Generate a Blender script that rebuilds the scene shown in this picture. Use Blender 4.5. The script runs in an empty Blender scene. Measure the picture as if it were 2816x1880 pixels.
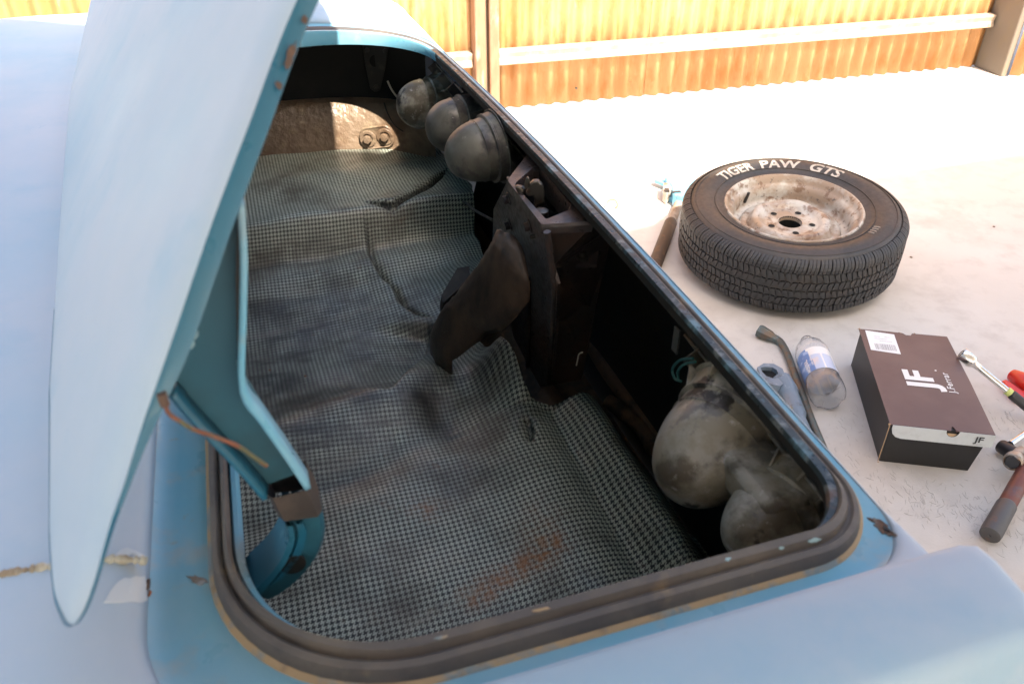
import bpy, math, random
import numpy as np
from mathutils import Vector, Matrix
random.seed(7); rng = np.random.RandomState(5)
S = bpy.context.scene
COL = S.collection
R = math.radians

# ------------------------------------------------------------------ camera
CAM_H = 1.25; FPX = 2250.0; PITCH = R(34.2)
cam_d = bpy.data.cameras.new('camera'); cam = bpy.data.objects.new('camera', cam_d); COL.objects.link(cam)
cam.location = (0, 0, CAM_H); cam.rotation_euler = (math.pi/2 - PITCH, 0, 0)
cam_d.sensor_width = 22.2; cam_d.lens = FPX*22.2/2816; cam_d.clip_start = 0.02; cam_d.clip_end = 400
cam_d.dof.use_dof = True; cam_d.dof.focus_distance = 1.55; cam_d.dof.aperture_fstop = 7.0
S.camera = cam
# ------------------------------------------------------------------ light
SUN_H = Vector((0.44, -0.898)).normalized(); SUN_EL = R(52)
sun_dir = Vector((SUN_H.x*math.cos(SUN_EL), SUN_H.y*math.cos(SUN_EL), math.sin(SUN_EL)))
W = bpy.data.worlds.new('World'); S.world = W; W.use_nodes = True
nt = W.node_tree; nt.nodes.clear()
sky = nt.nodes.new('ShaderNodeTexSky'); sky.sky_type = 'NISHITA'; sky.sun_disc = False
sky.sun_elevation = SUN_EL; sky.sun_rotation = math.atan2(sun_dir.x, sun_dir.y); sky.dust_density = 4; sky.air_density = 1.0; sky.ozone_density = .4
bg = nt.nodes.new('ShaderNodeBackground'); bg.inputs[1].default_value = 0.13
wo = nt.nodes.new('ShaderNodeOutputWorld')
nt.links.new(sky.outputs[0], bg.inputs[0]); nt.links.new(bg.outputs[0], wo.inputs[0])
sl = bpy.data.lights.new('sun', 'SUN'); sl.energy = 3.8; sl.angle = R(0.6); sl.color = (1, 0.94, 0.84)
so = bpy.data.objects.new('sun', sl); COL.objects.link(so)
so.rotation_euler = sun_dir.to_track_quat('Z', 'Y').to_euler()
S.view_settings.view_transform = 'Standard'; S.view_settings.look = 'None'
S.view_settings.exposure = 2.15
S.view_settings.use_white_balance = True; S.view_settings.white_balance_temperature = 7050; S.view_settings.gamma = 1; S.view_settings.use_curve_mapping = False

# ------------------------------------------------------------------ survey: photo sight lines measured onto real planes
DS = 2816/2349.
_fw = np.array([0, math.cos(PITCH), -math.sin(PITCH)]); _up = np.array([0, math.sin(PITCH), math.cos(PITCH)]); _rt = np.array([1., 0, 0])
_C = np.array([0, 0, CAM_H])
def sight(x, y): return _rt*(x*DS-1408)/FPX + _up*(940-y*DS)/FPX + _fw
def onz(x, y, z):
    r = sight(x, y); return _C + r*((z-_C[2])/r[2])
def onplane(x, y, p, n):
    r = sight(x, y); p = np.array(p); n = np.array(n); return _C + r*(((p-_C)@n)/(r@n))
# car frame: s across the car (near side -> far side), t towards the front of the car, z up
Z0 = 0.84
CO = onz(1960, 1200, Z0); CO[2] = 0
CT = np.array([-.31, .951, 0]); CT /= np.linalg.norm(CT)
CF = np.array([-CT[1], CT[0], 0]); CZ = np.array([0, 0, 1.])
def car(s, t, z): return tuple(CO + CT*s + CF*t + CZ*z)
def st(x, y, z):
    p = onz(x, y, z)-CO; return float(p@CT), float(p@CF)
def ons(x, y, s): return tuple(onplane(x, y, CO+CT*s, CT))
def ont(x, y, t): return tuple(onplane(x, y, CO+CF*t, CF))
def V(p): return Vector(tuple(float(a) for a in p))

# ------------------------------------------------------------------ materials
def mat(name, col=(.5, .5, .5), rough=.6, metal=0, spec=.5, layers=(), bump=0, bscale=40, bdetail=6, coat=0, bdist=.002, rvar=0, coord='Object'):
    """layers: (colour, scale, lo, hi, amount, stretch) noise patches laid over the base"""
    m = bpy.data.materials.new(name); m.use_nodes = True; n = m.node_tree.nodes; L = m.node_tree.links
    b = n['Principled BSDF']; b.inputs['Roughness'].default_value = rough; b.inputs['Metallic'].default_value = metal
    b.inputs['Specular IOR Level'].default_value = spec; b.inputs['Coat Weight'].default_value = coat
    tc = n.new('ShaderNodeTexCoord'); out = None
    rgb = n.new('ShaderNodeRGB'); rgb.outputs[0].default_value = (*col, 1); out = rgb.outputs[0]
    for i, (c, sc, lo, hi, amt, stretch) in enumerate(layers):
        mp = n.new('ShaderNodeMapping'); mp.inputs['Scale'].default_value = stretch; mp.inputs['Location'].default_value = (i*3.7, i*1.3, i*5.1)
        L.new(tc.outputs[coord], mp.inputs[0])
        nz = n.new('ShaderNodeTexNoise'); nz.inputs['Scale'].default_value = sc; nz.inputs['Detail'].default_value = 8; nz.inputs['Roughness'].default_value = .62
        L.new(mp.outputs[0], nz.inputs[0])
        mr = n.new('ShaderNodeMapRange'); mr.inputs[1].default_value = lo; mr.inputs[2].default_value = hi; mr.inputs[3].default_value = 0; mr.inputs[4].default_value = amt
        L.new(nz.outputs[0], mr.inputs[0])
        mx = n.new('ShaderNodeMix'); mx.data_type = 'RGBA'; L.new(mr.outputs[0], mx.inputs[0]); L.new(out, mx.inputs[6]); mx.inputs[7].default_value = (*c, 1)
        out = mx.outputs[2]
    L.new(out, b.inputs['Base Color'])
    if bump or rvar:
        nz = n.new('ShaderNodeTexNoise'); nz.inputs['Scale'].default_value = bscale; nz.inputs['Detail'].default_value = bdetail
        L.new(tc.outputs[coord], nz.inputs[0])
        if bump:
            bp = n.new('ShaderNodeBump'); bp.inputs['Strength'].default_value = bump; bp.inputs['Distance'].default_value = bdist
            L.new(nz.outputs[0], bp.inputs['Height']); L.new(bp.outputs[0], b.inputs['Normal'])
        if rvar:
            mr = n.new('ShaderNodeMapRange'); mr.inputs[1].default_value = .3; mr.inputs[2].default_value = .7
            mr.inputs[3].default_value = max(.02, rough-rvar); mr.inputs[4].default_value = min(1, rough+rvar)
            L.new(nz.outputs[0], mr.inputs[0]); L.new(mr.outputs[0], b.inputs['Roughness'])
    return m
I1 = (1, 1, 1)
M = {}
M['paint'] = mat('faded_blue_paint', (.30, .455, .59), .60, spec=.35, coat=0, layers=[((.47, .52, .61), 2.2, .35, .65, .75, I1), ((.20, .40, .56), 9, .56, .75, .45, I1), ((.16, .34, .52), 42, .68, .74, .6, (1, .25, 1)), ((.30, .33, .36), 30, .70, .82, .5, (1, 1, .3)), ((.66, .70, .72), 80, .70, .78, .5, I1)], bump=.06, bscale=9, bdetail=4, rvar=.06)
M['gutter'] = mat('sheltered_blue_paint', (.13, .39, .55), .36, coat=.2, layers=[((.22, .42, .54), 6, .4, .6, .8, I1), ((.33, .36, .36), 16, .56, .68, .6, I1), ((.30, .22, .14), 42, .66, .76, .7, I1)], bump=.15, bscale=30, rvar=.15)
M['edge'] = mat('deep_blue_paint', (.014, .115, .19), .38, coat=.2, layers=[((.05, .13, .17), 14, .5, .7, .7, I1), ((.16, .34, .42), 40, .62, .72, .5, I1)], bump=.15, bscale=40, rvar=.12)
M['teal'] = mat('primer_teal_paint', (.018, .105, .155), .5, layers=[((.02, .06, .075), 12, .45, .7, .7, I1), ((.12, .17, .18), 60, .66, .74, .5, I1)], bump=.1)
M['lip'] = mat('scuffed_black_blue_lip', (.022, .035, .042), .38, layers=[((.15, .30, .38), 22, .54, .66, .85, I1), ((.24, .26, .26), 60, .56, .68, .7, I1), ((.12, .055, .03), 35, .6, .7, .7, I1)], bump=.3, bscale=120, rvar=.15)
M['rubber'] = mat('dusty_weatherstrip_rubber', (.090, .083, .083), .7, layers=[((.15, .13, .11), 12, .42, .62, .8, I1), ((.30, .22, .14), 26, .60, .72, .7, I1), ((.04, .038, .04), 18, .55, .7, .6, I1)], bump=.4, bscale=90)
M['rubber_black'] = mat('black_rubber', (.018, .017, .017), .6, layers=[((.07, .055, .045), 30, .55, .7, .6, I1)], bump=.3, bscale=80)
M['glue'] = mat('dried_tan_adhesive', (.42, .31, .19), .8, layers=[((.16, .26, .32), 30, .52, .62, .8, I1), ((.2, .14, .09), 50, .55, .7, .7, I1)], bump=.5, bscale=120)
M['black'] = mat('black_undercoat', (.007, .0065, .006), .8, layers=[((.016, .013, .010), 10, .5, .7, .6, I1)], bump=.3, bscale=60)
M['brown_wall'] = mat('brown_inner_panel', (.19, .135, .095), .38, layers=[((.10, .055, .03), 14, .45, .65, .7, I1), ((.30, .24, .16), 45, .55, .7, .5, I1)], bump=.9, bscale=75, bdetail=3, bdist=.004, rvar=.1)
M['rusty_floor'] = mat('rusty_brown_floor', (.12, .07, .042), .8, layers=[((.21, .11, .055), 9, .45, .62, .8, I1), ((.02, .018, .016), 16, .5, .62, .7, I1), ((.16, .13, .10), 70, .62, .72, .5, I1)], bump=.5, bscale=60)
M['bracket'] = mat('worn_black_steel', (.050, .040, .040), .38, metal=.15, layers=[((.10, .060, .046), 14, .45, .62, .8, I1), ((.15, .15, .15), 130, .64, .70, .5, I1), ((.11, .045, .02), 55, .62, .72, .6, I1)], bump=.3, bscale=110, rvar=.12)
M['shield'] = mat('brown_dusty_shield', (.045, .034, .029), .5, layers=[((.15, .095, .065), 20, .42, .62, .8, (1, 1, .5)), ((.15, .14, .12), 110, .64, .72, .5, I1)], bump=.3, bscale=90)
M['bolt'] = mat('dull_bolt_steel', (.16, .14, .13), .4, metal=.8, layers=[((.08, .03, .015), 120, .5, .62, .8, I1)], bump=.2, bscale=200)
M['steel'] = mat('worn_steel', (.11, .10, .09), .38, metal=.85, layers=[((.10, .05, .03), 60, .52, .65, .7, I1)], bump=.2, bscale=150)
M['chrome'] = mat('chrome', (.75, .75, .74), .14, metal=1, layers=[((.4, .38, .35), 60, .6, .7, .5, I1)])
M['bucket'] = mat('aged_grey_plastic', (.22, .20, .155), .5, layers=[((.30, .29, .26), 22, .46, .58, .85, I1), ((.075, .060, .040), 17, .48, .58, .9, I1), ((.42, .41, .40), 70, .62, .70, .7, I1), ((.018, .013, .010), 20, .58, .62, .95, I1), ((.10, .095, .10), 34, .54, .62, .7, I1)], bump=.25, bscale=60, rvar=.12)
M['bucket_dark'] = mat('stained_grey_plastic', (.10, .092, .078), .45, layers=[((.17, .16, .135), 16, .45, .6, .8, I1), ((.035, .030, .034), 18, .5, .60, .9, I1), ((.4, .38, .35), 70, .67, .73, .7, I1)], bump=.25, bscale=60, rvar=.12)
M['ground'] = mat('pale_concrete', (.58, .535, .485), .8, layers=[((.64, .60, .555), 1.2, .4, .6, .8, I1), ((.43, .38, .33), 3.5, .52, .72, .6, I1), ((.47, .42, .38), 14, .5, .7, .5, I1), ((.34, .29, .25), 60, .70, .76, .5, I1)], bump=.12, bscale=220)
M['fence'] = mat('rusty_corrugated_steel', (.37, .185, .070), .7, layers=[((.46, .27, .13), 3.5, .4, .6, .85, (1, 1, .35)), ((.36, .15, .04), 18, .5, .66, .75, (1, 1, .4)), ((.50, .34, .19), 55, .62, .72, .6, (1, 1, .3))], bump=.2, bscale=60)
M['rail'] = mat('galvanised_rail', (.32, .245, .185), .5, metal=.1, layers=[((.50, .42, .35), 8, .4, .6, .8, (1, 1, .3)), ((.42, .24, .13), 20, .58, .7, .7, I1)], bump=.1)
M['post'] = mat('rusted_post_steel', (.28, .16, .10), .6, layers=[((.20, .09, .05), 12, .45, .65, .8, (1, 1, .3)), ((.36, .27, .21), 24, .56, .68, .8, (1, 1, .3))], bump=.2)
M['post_grey'] = mat('grey_post_steel', (.15, .125, .10), .6, layers=[((.16, .13, .09), 22, .5, .66, .7, I1)], bump=.2)
M['tyre'] = mat('tyre_rubber', (.032, .031, .031), .55, layers=[((.068, .050, .040), 6, .44, .64, .65, I1), ((.05, .045, .042), 40, .5, .7, .5, I1)], bump=.15, bscale=90, rvar=.1)
M['tread'] = mat('tread_rubber', (.034, .034, .036), .6, layers=[((.055, .045, .038), 14, .48, .66, .6, I1)], bump=.2, bscale=120)
M['groove'] = mat('dirty_groove_rubber', (.045, .022, .012), .85, layers=[((.02, .018, .017), 20, .5, .6, .7, I1)])
M['letter'] = mat('raised_white_letters', (.50, .45, .39), .6, layers=[((.30, .22, .17), 60, .52, .66, .6, I1)])
M['rim'] = mat('dirty_white_wheel_paint', (.50, .47, .42), .38, coat=.1, layers=[((.30, .20, .13), 9, .46, .60, .85, I1), ((.17, .09, .05), 30, .54, .63, .85, I1), ((.06, .05, .045), 55, .60, .67, .8, I1)], bump=.2, bscale=50, rvar=.1)
M['rim_hole'] = mat('wheel_hole_black', (.006, .006, .006), .9)
M['box_top'] = mat('brown_box_card', (.115, .068, .062), .42, layers=[((.15, .095, .085), 5, .45, .65, .8, I1), ((.32, .25, .23), 45, .70, .76, .6, I1)], bump=.05)
M['box_black'] = mat('black_box_card', (.013, .012, .012), .45, layers=[((.05, .045, .042), 60, .66, .74, .5, I1)])
M['silver'] = mat('silver_card', (.55, .58, .60), .4, metal=.1, layers=[((.48, .50, .52), 60, .5, .6, .5, (1, .05, 1))])
M['white'] = mat('white_print', (.78, .78, .77), .5)
M['ink'] = mat('dark_print', (.03, .03, .035), .5)
M['card'] = mat('raw_cardboard', (.45, .30, .18), .8)
M['label'] = mat('white_paper_label', (.78, .79, .80), .6)
M['bluelabel'] = mat('blue_label_print', (.10, .22, .50), .5, layers=[((.35, .5, .75), 40, .52, .6, .8, I1)])
M['palelabel'] = mat('pale_striped_label', (.50, .58, .74), .5, layers=[((.75, .60, .52), 16, .5, .6, .8, I1)])
M['lug'] = mat('old_blue_green_tool_steel', (.10, .12, .115), .5, metal=.3, layers=[((.16, .10, .06), 30, .45, .6, .85, I1), ((.12, .22, .25), 18, .55, .66, .7, I1), ((.34, .33, .30), 110, .66, .72, .6, I1)], bump=.3, bscale=150)
M['bluetool'] = mat('grey_blue_tool_paint', (.16, .21, .27), .45, layers=[((.07, .08, .09), 30, .52, .64, .7, I1), ((.40, .44, .48), 50, .62, .70, .6, I1)], bump=.2)
M['brightblue'] = mat('bright_blue_jack_paint', (.13, .42, .62), .4, layers=[((.5, .6, .64), 30, .55, .65, .6, I1), ((.10, .08, .07), 45, .62, .68, .8, I1)])
M['brownrod'] = mat('tan_steel_rod', (.22, .15, .10), .6, layers=[((.36, .30, .24), 24, .45, .6, .7, I1)])
M['darkrod'] = mat('dark_brown_sleeve', (.065, .042, .030), .65, layers=[((.14, .075, .04), 40, .52, .64, .7, I1)])
M['redarm'] = mat('red_brown_arm', (.16, .050, .035), .45, metal=.2, layers=[((.12, .085, .09), 22, .5, .62, .7, I1), ((.30, .08, .03), 40, .58, .68, .7, I1)])
M['greyarm'] = mat('grey_socket_steel', (.09, .085, .085), .5, metal=.3, layers=[((.20, .09, .05), 40, .58, .66, .7, I1)], bump=.2)
M['blackplastic'] = mat('black_grip', (.03, .028, .03), .45)
M['red'] = mat('red_plastic', (.65, .02, .012), .35, coat=.3)
M['wire_orange'] = mat('orange_wire', (.16, .05, .022), .6, layers=[((.07, .08, .035), 60, .5, .56, .9, I1), ((.05, .04, .03), 90, .56, .62, .9, I1)])
M['wire_white'] = mat('white_wire', (.7, .66, .6), .5)
M['wire_teal'] = mat('teal_wire', (.02, .12, .12), .5)
M['tape'] = mat('black_cloth_tape', (.035, .028, .026), .75, layers=[((.075, .055, .045), 30, .5, .6, .7, I1)], bump=.3)
M['roof'] = mat('white_roof_sheet', (.60, .59, .56), .5)
M['rust_spot'] = mat('rust_and_filler', (.20, .17, .15), .8, layers=[((.10, .05, .03), 60, .5, .6, .9, I1), ((.34, .38, .42), 40, .55, .62, .8, I1)], bump=.5, bscale=200)
M['pale_tone'] = mat('pale_blue_grey', (.56, .62, .68), .6, layers=[((.45, .55, .62), 30, .55, .7, .7, I1)])
M['caulk'] = mat('cracked_cream_sealer', (.46, .44, .36), .8, layers=[((.22, .16, .10), 40, .5, .62, .8, I1), ((.62, .66, .68), 25, .55, .65, .8, I1)], bump=.8, bscale=150)
M['rust'] = mat('bright_rust', (.34, .11, .03), .85, layers=[((.6, .5, .36), 90, .55, .62, .9, I1)], bump=.4)
M['rust_dull'] = mat('dull_rust', (.09, .055, .04), .8, layers=[((.17, .09, .05), 90, .5, .62, .8, I1)], bump=.4)
M['bracket_dark'] = mat('dark_bracket', (.02, .018, .015), .5, layers=[((.05, .04, .03), 60, .55, .65, .6, I1)])
M['speck'] = mat('paint_fleck', (.32, .50, .56), .6)
def plastic_clear():
    m = bpy.data.materials.new('clear_bottle_plastic'); m.use_nodes = True; n = m.node_tree.nodes; b = n['Principled BSDF']
    b.inputs['Base Color'].default_value = (.95, .96, .98, 1); b.inputs['Transmission Weight'].default_value = .93; b.inputs['Roughness'].default_value = .09; b.inputs['IOR'].default_value = 1.25
    return m
M['clear'] = plastic_clear()

def houndstooth():
    m = bpy.data.materials.new('houndstooth_trunk_mat'); m.use_nodes = True; n = m.node_tree.nodes; L = m.node_tree.links
    b = n['Principled BSDF']; b.inputs['Roughness'].default_value = .42; b.inputs['Specular IOR Level'].default_value = .6
    uv = n.new('ShaderNodeTexCoord'); sx = n.new('ShaderNodeSeparateXYZ')
    L.new(uv.outputs['UV'], sx.inputs[0])
    def mth(op, a, bb=None, c=None):
        q = n.new('ShaderNodeMath'); q.operation = op
        for i, v in enumerate((a, bb, c)):
            if v is None: continue
            if isinstance(v, (int, float)): q.inputs[i].default_value = v
            else: L.new(v, q.inputs[i])
        return q.outputs[0]
    per = 1/0.0066; peru = 1/.0074
    U = mth('MULTIPLY', sx.outputs[0], peru); Vv = mth('MULTIPLY', sx.outputs[1], per)
    i = mth('FLOOR', mth('MULTIPLY', U, 8)); j = mth('FLOOR', mth('MULTIPLY', Vv, 8))
    warp = mth('LESS_THAN', mth('FRACT', U), .5); weft = mth('LESS_THAN', mth('FRACT', Vv), .5)
    tw = mth('LESS_THAN', mth('FRACT', mth('ADD', mth('MULTIPLY', mth('ADD', i, j), .25), .01)), .5)
    inv = mth('SUBTRACT', 1, tw)
    pat = mth('ADD', mth('MULTIPLY', warp, tw), mth('MULTIPLY', weft, inv))
    def nz(sc, st_=(1, 1, 1), lo=.4, hi=.6, off=0, det=8):
        mp = n.new('ShaderNodeMapping'); mp.inputs['Scale'].default_value = st_; mp.inputs['Location'].default_value = (off, off*.7, 0); L.new(uv.outputs['UV'], mp.inputs[0])
        q = n.new('ShaderNodeTexNoise'); q.inputs['Scale'].default_value = sc; q.inputs['Detail'].default_value = det; q.inputs['Roughness'].default_value = .65; L.new(mp.outputs[0], q.inputs[0])
        r = n.new('ShaderNodeMapRange'); r.inputs[1].default_value = lo; r.inputs[2].default_value = hi; L.new(q.outputs[0], r.inputs[0]); return r.outputs[0]
    def mix(f, a, bb):
        q = n.new('ShaderNodeMix'); q.data_type = 'RGBA'
        for s, v in ((0, f), (6, a), (7, bb)):
            if isinstance(v, tuple): q.inputs[s].default_value = (*v, 1)
            elif isinstance(v, (int, float)): q.inputs[s].default_value = v
            else: L.new(v, q.inputs[s])
        return q.outputs[2]
    lightc = mix(nz(30, lo=.3, hi=.7), (.47, .53, .45), (.58, .62, .53))
    base = mix(pat, lightc, (.019, .023, .021))
    # wear: the print rubbed away over the spare well and the humps, brown dust, rust run
    sep = n.new('ShaderNodeAttribute'); sep.attribute_name = 'wear'
    sv = n.new('ShaderNodeSeparateColor'); L.new(sep.outputs['Color'], sv.inputs[0])
    worn = mth('MULTIPLY', sv.outputs[0], nz(9, (1, 2.2, 1), .30, .62))
    base = mix(mth('MULTIPLY', worn, .80), base, (.062, .056, .053))
    pale = mth('MULTIPLY', mth('MULTIPLY', sv.outputs[0], nz(16, (2.2, .8, 1), .50, .68, 4)), .6)
    base = mix(pale, base, (.22, .195, .175))
    base = mix(mth('MULTIPLY', mth('MULTIPLY', sv.outputs[0], nz(11, (3, .8, 1), .50, .62, 14)), .6), base, (.022, .019, .018))
    base = mix(mth('MULTIPLY', nz(7, lo=.50, hi=.66, off=9), .66), base, (.062, .044, .032))
    base = mix(mth('MULTIPLY', nz(38, lo=.56, hi=.72, off=2), .5), base, (.05, .038, .03))
    base = mix(mth('MULTIPLY', nz(24, lo=.62, hi=.70, off=13), .35), base, (.16, .065, .02))
    rust = mth('MULTIPLY', sv.outputs[1], nz(60, lo=.34, hi=.6, off=5))
    gr = n.new('ShaderNodeAttribute'); gr.attribute_name = 'grime'
    base = mix(mth('MULTIPLY', mth('MULTIPLY', gr.outputs['Fac'], nz(26, lo=.34, hi=.56, off=17)), .92), base, (.016, .014, .013))
    base = mix(mth('MULTIPLY', rust, .9), base, (.34, .13, .028))
    cream = mth('MULTIPLY', sv.outputs[2], nz(90, lo=.42, hi=.62, off=7))
    base = mix(mth('MULTIPLY', cream, .6), base, (.34, .32, .26))
    base = mix(mth('SUBTRACT', 1, sep.outputs['Alpha']), base, (.006, .006, .006))   # torn edge: bare black rubber
    L.new(base, b.inputs['Base Color'])
    bp = n.new('ShaderNodeBump'); bp.inputs['Strength'].default_value = .35; bp.inputs['Distance'].default_value = .0015
    L.new(nz(160, lo=0, hi=1), bp.inputs['Height']); L.new(bp.outputs[0], b.inputs['Normal'])
    L.new(mth('ADD', mth('MULTIPLY', nz(20, lo=.3, hi=.7, off=3), .22), .30), b.inputs['Roughness'])
    return m
M['hound'] = houndstooth()

# ------------------------------------------------------------------ object helpers
def link(name, me, m, parent=None, sharp=40, smooth=True):
    for p in me.polygons: p.use_smooth = smooth
    if smooth and sharp: me.set_sharp_from_angle(angle=R(sharp))
    if m is not None:
        for mm in (m if isinstance(m, (list, tuple)) else [m]): me.materials.append(M[mm] if isinstance(mm, str) else mm)
    o = bpy.data.objects.new(name, me); COL.objects.link(o)
    if parent is not None:
        o.parent = parent; o.matrix_parent_inverse = Matrix.Translation(-parent.location) if parent.type == 'EMPTY' else Matrix.Identity(4)
    return o
def obj(name, vs, fs, m, parent=None, sharp=40, smooth=True, fixn=True):
    me = bpy.data.meshes.new(name); me.from_pydata([tuple(float(c) for c in v) for v in vs], [], fs); me.validate()
    if fixn:
        import bmesh
        b = bmesh.new(); b.from_mesh(me); bmesh.ops.remove_doubles(b, verts=b.verts, dist=1e-6); bmesh.ops.recalc_face_normals(b, faces=b.faces); b.to_mesh(me); b.free()
    me.update(); return link(name, me, m, parent, sharp, smooth)
def thing(name, label, cat, loc, group=None):
    o = bpy.data.objects.new(name, None); COL.objects.link(o); o.location = tuple(float(a) for a in loc); o.empty_display_size = .05
    o['label'] = label; o['category'] = cat
    if group: o['group'] = group
    bpy.context.view_layer.update(); return o
def tag(o, label, cat, group=None):
    o['label'] = label; o['category'] = cat
    if group: o['group'] = group
    return o
def structure(o): o['kind'] = 'structure'; return o
class B:
    def __init__(s): s.v = []; s.f = []
    def add(s, vs, fs):
        k = len(s.v); s.v += [tuple(v) for v in vs]; s.f += [tuple(i+k for i in f) for f in fs]; return s
    def grid(s, rows, closed=False, capends=False):
        n = len(rows[0]); k = len(s.v)
        for r in rows: s.v += [tuple(p) for p in r]
        for i in range(len(rows)-1):
            for j in range(n if closed else n-1):
                a = k+i*n+j; b = k+i*n+(j+1) % n; s.f.append((a, b, b+n, a+n))
        if capends:
            s.f.append(tuple(k+j for j in range(n))[::-1]); s.f.append(tuple(k+(len(rows)-1)*n+j for j in range(n)))
        return s
    def box(s, c, ax, ay, az):
        c, ax, ay, az = map(V, (c, ax, ay, az)); p = []
        for z in (-1, 1):
            for x, y in ((-1, -1), (1, -1), (1, 1), (-1, 1)): p.append(c+ax*x/2+ay*y/2+az*z/2)
        return s.add(p, [(3, 2, 1, 0), (4, 5, 6, 7), (0, 1, 5, 4), (1, 2, 6, 5), (2, 3, 7, 6), (3, 0, 4, 7)])
    def tube(s, pts, rad, n=12, cap=True):
        pts = [V(p) for p in pts]; rows = []
        prev = None
        for i, p in enumerate(pts):
            d = (pts[min(i+1, len(pts)-1)]-pts[max(i-1, 0)]).normalized()
            if prev is None: u = d.orthogonal().normalized()
            else: u = (prev-d*prev.dot(d)).normalized()
            prev = u; w = d.cross(u); r = rad[i] if isinstance(rad, (list, tuple)) else rad
            rows.append([p+(u*math.cos(2*math.pi*k/n)+w*math.sin(2*math.pi*k/n))*r for k in range(n)])
        return s.grid(rows, True, cap)
    def lathe(s, o, axis, prof, n=48, cap=False):
        """prof: (distance along axis, radius)"""
        o = V(o); a = V(axis).normalized(); u = a.orthogonal().normalized(); w = a.cross(u)
        rows = [[o+a*h+(u*math.cos(2*math.pi*k/n)+w*math.sin(2*math.pi*k/n))*r for k in range(n)] for h, r in prof]
        return s.grid(rows, True, cap)
    def prism(s, poly, d):
        poly = [V(p) for p in poly]; d = V(d); n = len(poly); k = len(s.v)
        s.v += [tuple(p) for p in poly]+[tuple(p+d) for p in poly]
        s.f.append(tuple(k+i for i in range(n))[::-1]); s.f.append(tuple(k+n+i for i in range(n)))
        for i in range(n): j = (i+1) % n; s.f.append((k+i, k+j, k+n+j, k+n+i))
        return s
    def out(s, name, m, parent=None, sharp=40, smooth=True, fixn=True): return obj(name, s.v, s.f, m, parent, sharp, smooth, fixn)
def bevel(o, w=.002, seg=2):
    md = o.modifiers.new('bevel', 'BEVEL'); md.width = w; md.segments = seg; md.limit_method = 'ANGLE'; md.angle_limit = R(35); return o
def solid(o, th, off=-1):
    md = o.modifiers.new('thick', 'SOLIDIFY'); md.thickness = th; md.offset = off; return o
def smoothpath(pts, n=8):
    P = [V(p) for p in pts]; out = []
    for i in range(len(P)-1):
        p0 = P[max(i-1, 0)]; p1 = P[i]; p2 = P[i+1]; p3 = P[min(i+2, len(P)-1)]
        for k in range(n):
            t = k/n; out.append(.5*((2*p1)+(p2-p0)*t+(2*p0-5*p1+4*p2-p3)*t*t+(3*p1-p0-3*p2+p3)*t**3))
    return out+[P[-1]]
def textmesh(body, size, bold=0, sx=1.0, shear=0, extrude=0, spacing=1.0):
    c = bpy.data.curves.new('lettering', 'FONT'); c.body = body; c.size = size; c.offset = bold; c.extrude = extrude; c.shear = shear; c.space_character = spacing
    c.align_x = 'CENTER'; c.align_y = 'CENTER'; c.resolution_u = 4
    o = bpy.data.objects.new('lettering', c); COL.objects.link(o); bpy.context.view_layer.update()
    dg = bpy.context.evaluated_depsgraph_get(); me = bpy.data.meshes.new_from_object(o.evaluated_get(dg))
    bpy.data.objects.remove(o); bpy.data.curves.remove(c); me.materials.clear()
    for v in me.vertices: v.co.x *= sx
    return me
def ss(a, b, x): x = np.clip((x-a)/(b-a), 0, 1); return x*x*(3-2*x)

# ================================================================== SETTING
g = B()
g.add([(-60, -60, 0), (60, -60, 0), (60, 60, 0), (-60, 60, 0)], [(0, 1, 2, 3)])
gm = bpy.data.materials['pale_concrete']
# shallow curved trowel scratches in the slab
n_ = gm.node_tree.nodes; L_ = gm.node_tree.links
structure(g.out('ground', 'ground', smooth=False))
# trowel marks pressed into the slab near the box: real shallow strokes
tm = B()
def scribble(cx, cy, n, spread):
    for _ in range(n):
        x = cx+random.gauss(0, spread); y = cy+random.gauss(0, spread); a = R(75)+random.gauss(0, .5); l = random.uniform(.006, .020); cu = random.uniform(-.4, .4)
        prev = None; w = random.uniform(.0004, .0009)
        for k in range(5):
            q = k/4-.5; px = x+math.cos(a)*l*q+math.sin(a)*cu*l*(q*q); py = y+math.sin(a)*l*q-math.cos(a)*cu*l*(q*q); ww = w*(1-abs(q)*1.6)
            nx, ny = -math.sin(a)*ww, math.cos(a)*ww
            cur = [(px-nx, py-ny, .0006), (px, py, .0009), (px+nx, py+ny, .0006)]
            if prev: tm.add(prev+cur, [(0, 1, 4, 3), (1, 2, 5, 4)])
            prev = cur
for cx, cy, n in ((.86, 1.24, 110), (.97, 1.19, 120), (1.08, 1.20, 80), (.78, 1.36, 60), (.80, 1.50, 35), (1.16, 1.33, 80), (1.17, 1.47, 60), (1.25, 1.24, 50), (.74, 1.86, 20)):
    scribble(cx, cy, n, .045)
M['scratch'] = mat('trowel_mark', (.50, .46, .42), .85)
o = tm.out('trowel_marks', 'scratch'); o['kind'] = 'stuff'; o['label'] = 'short curved trowel scratches in the concrete around the shoe box'; o['category'] = 'scratches'

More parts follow.
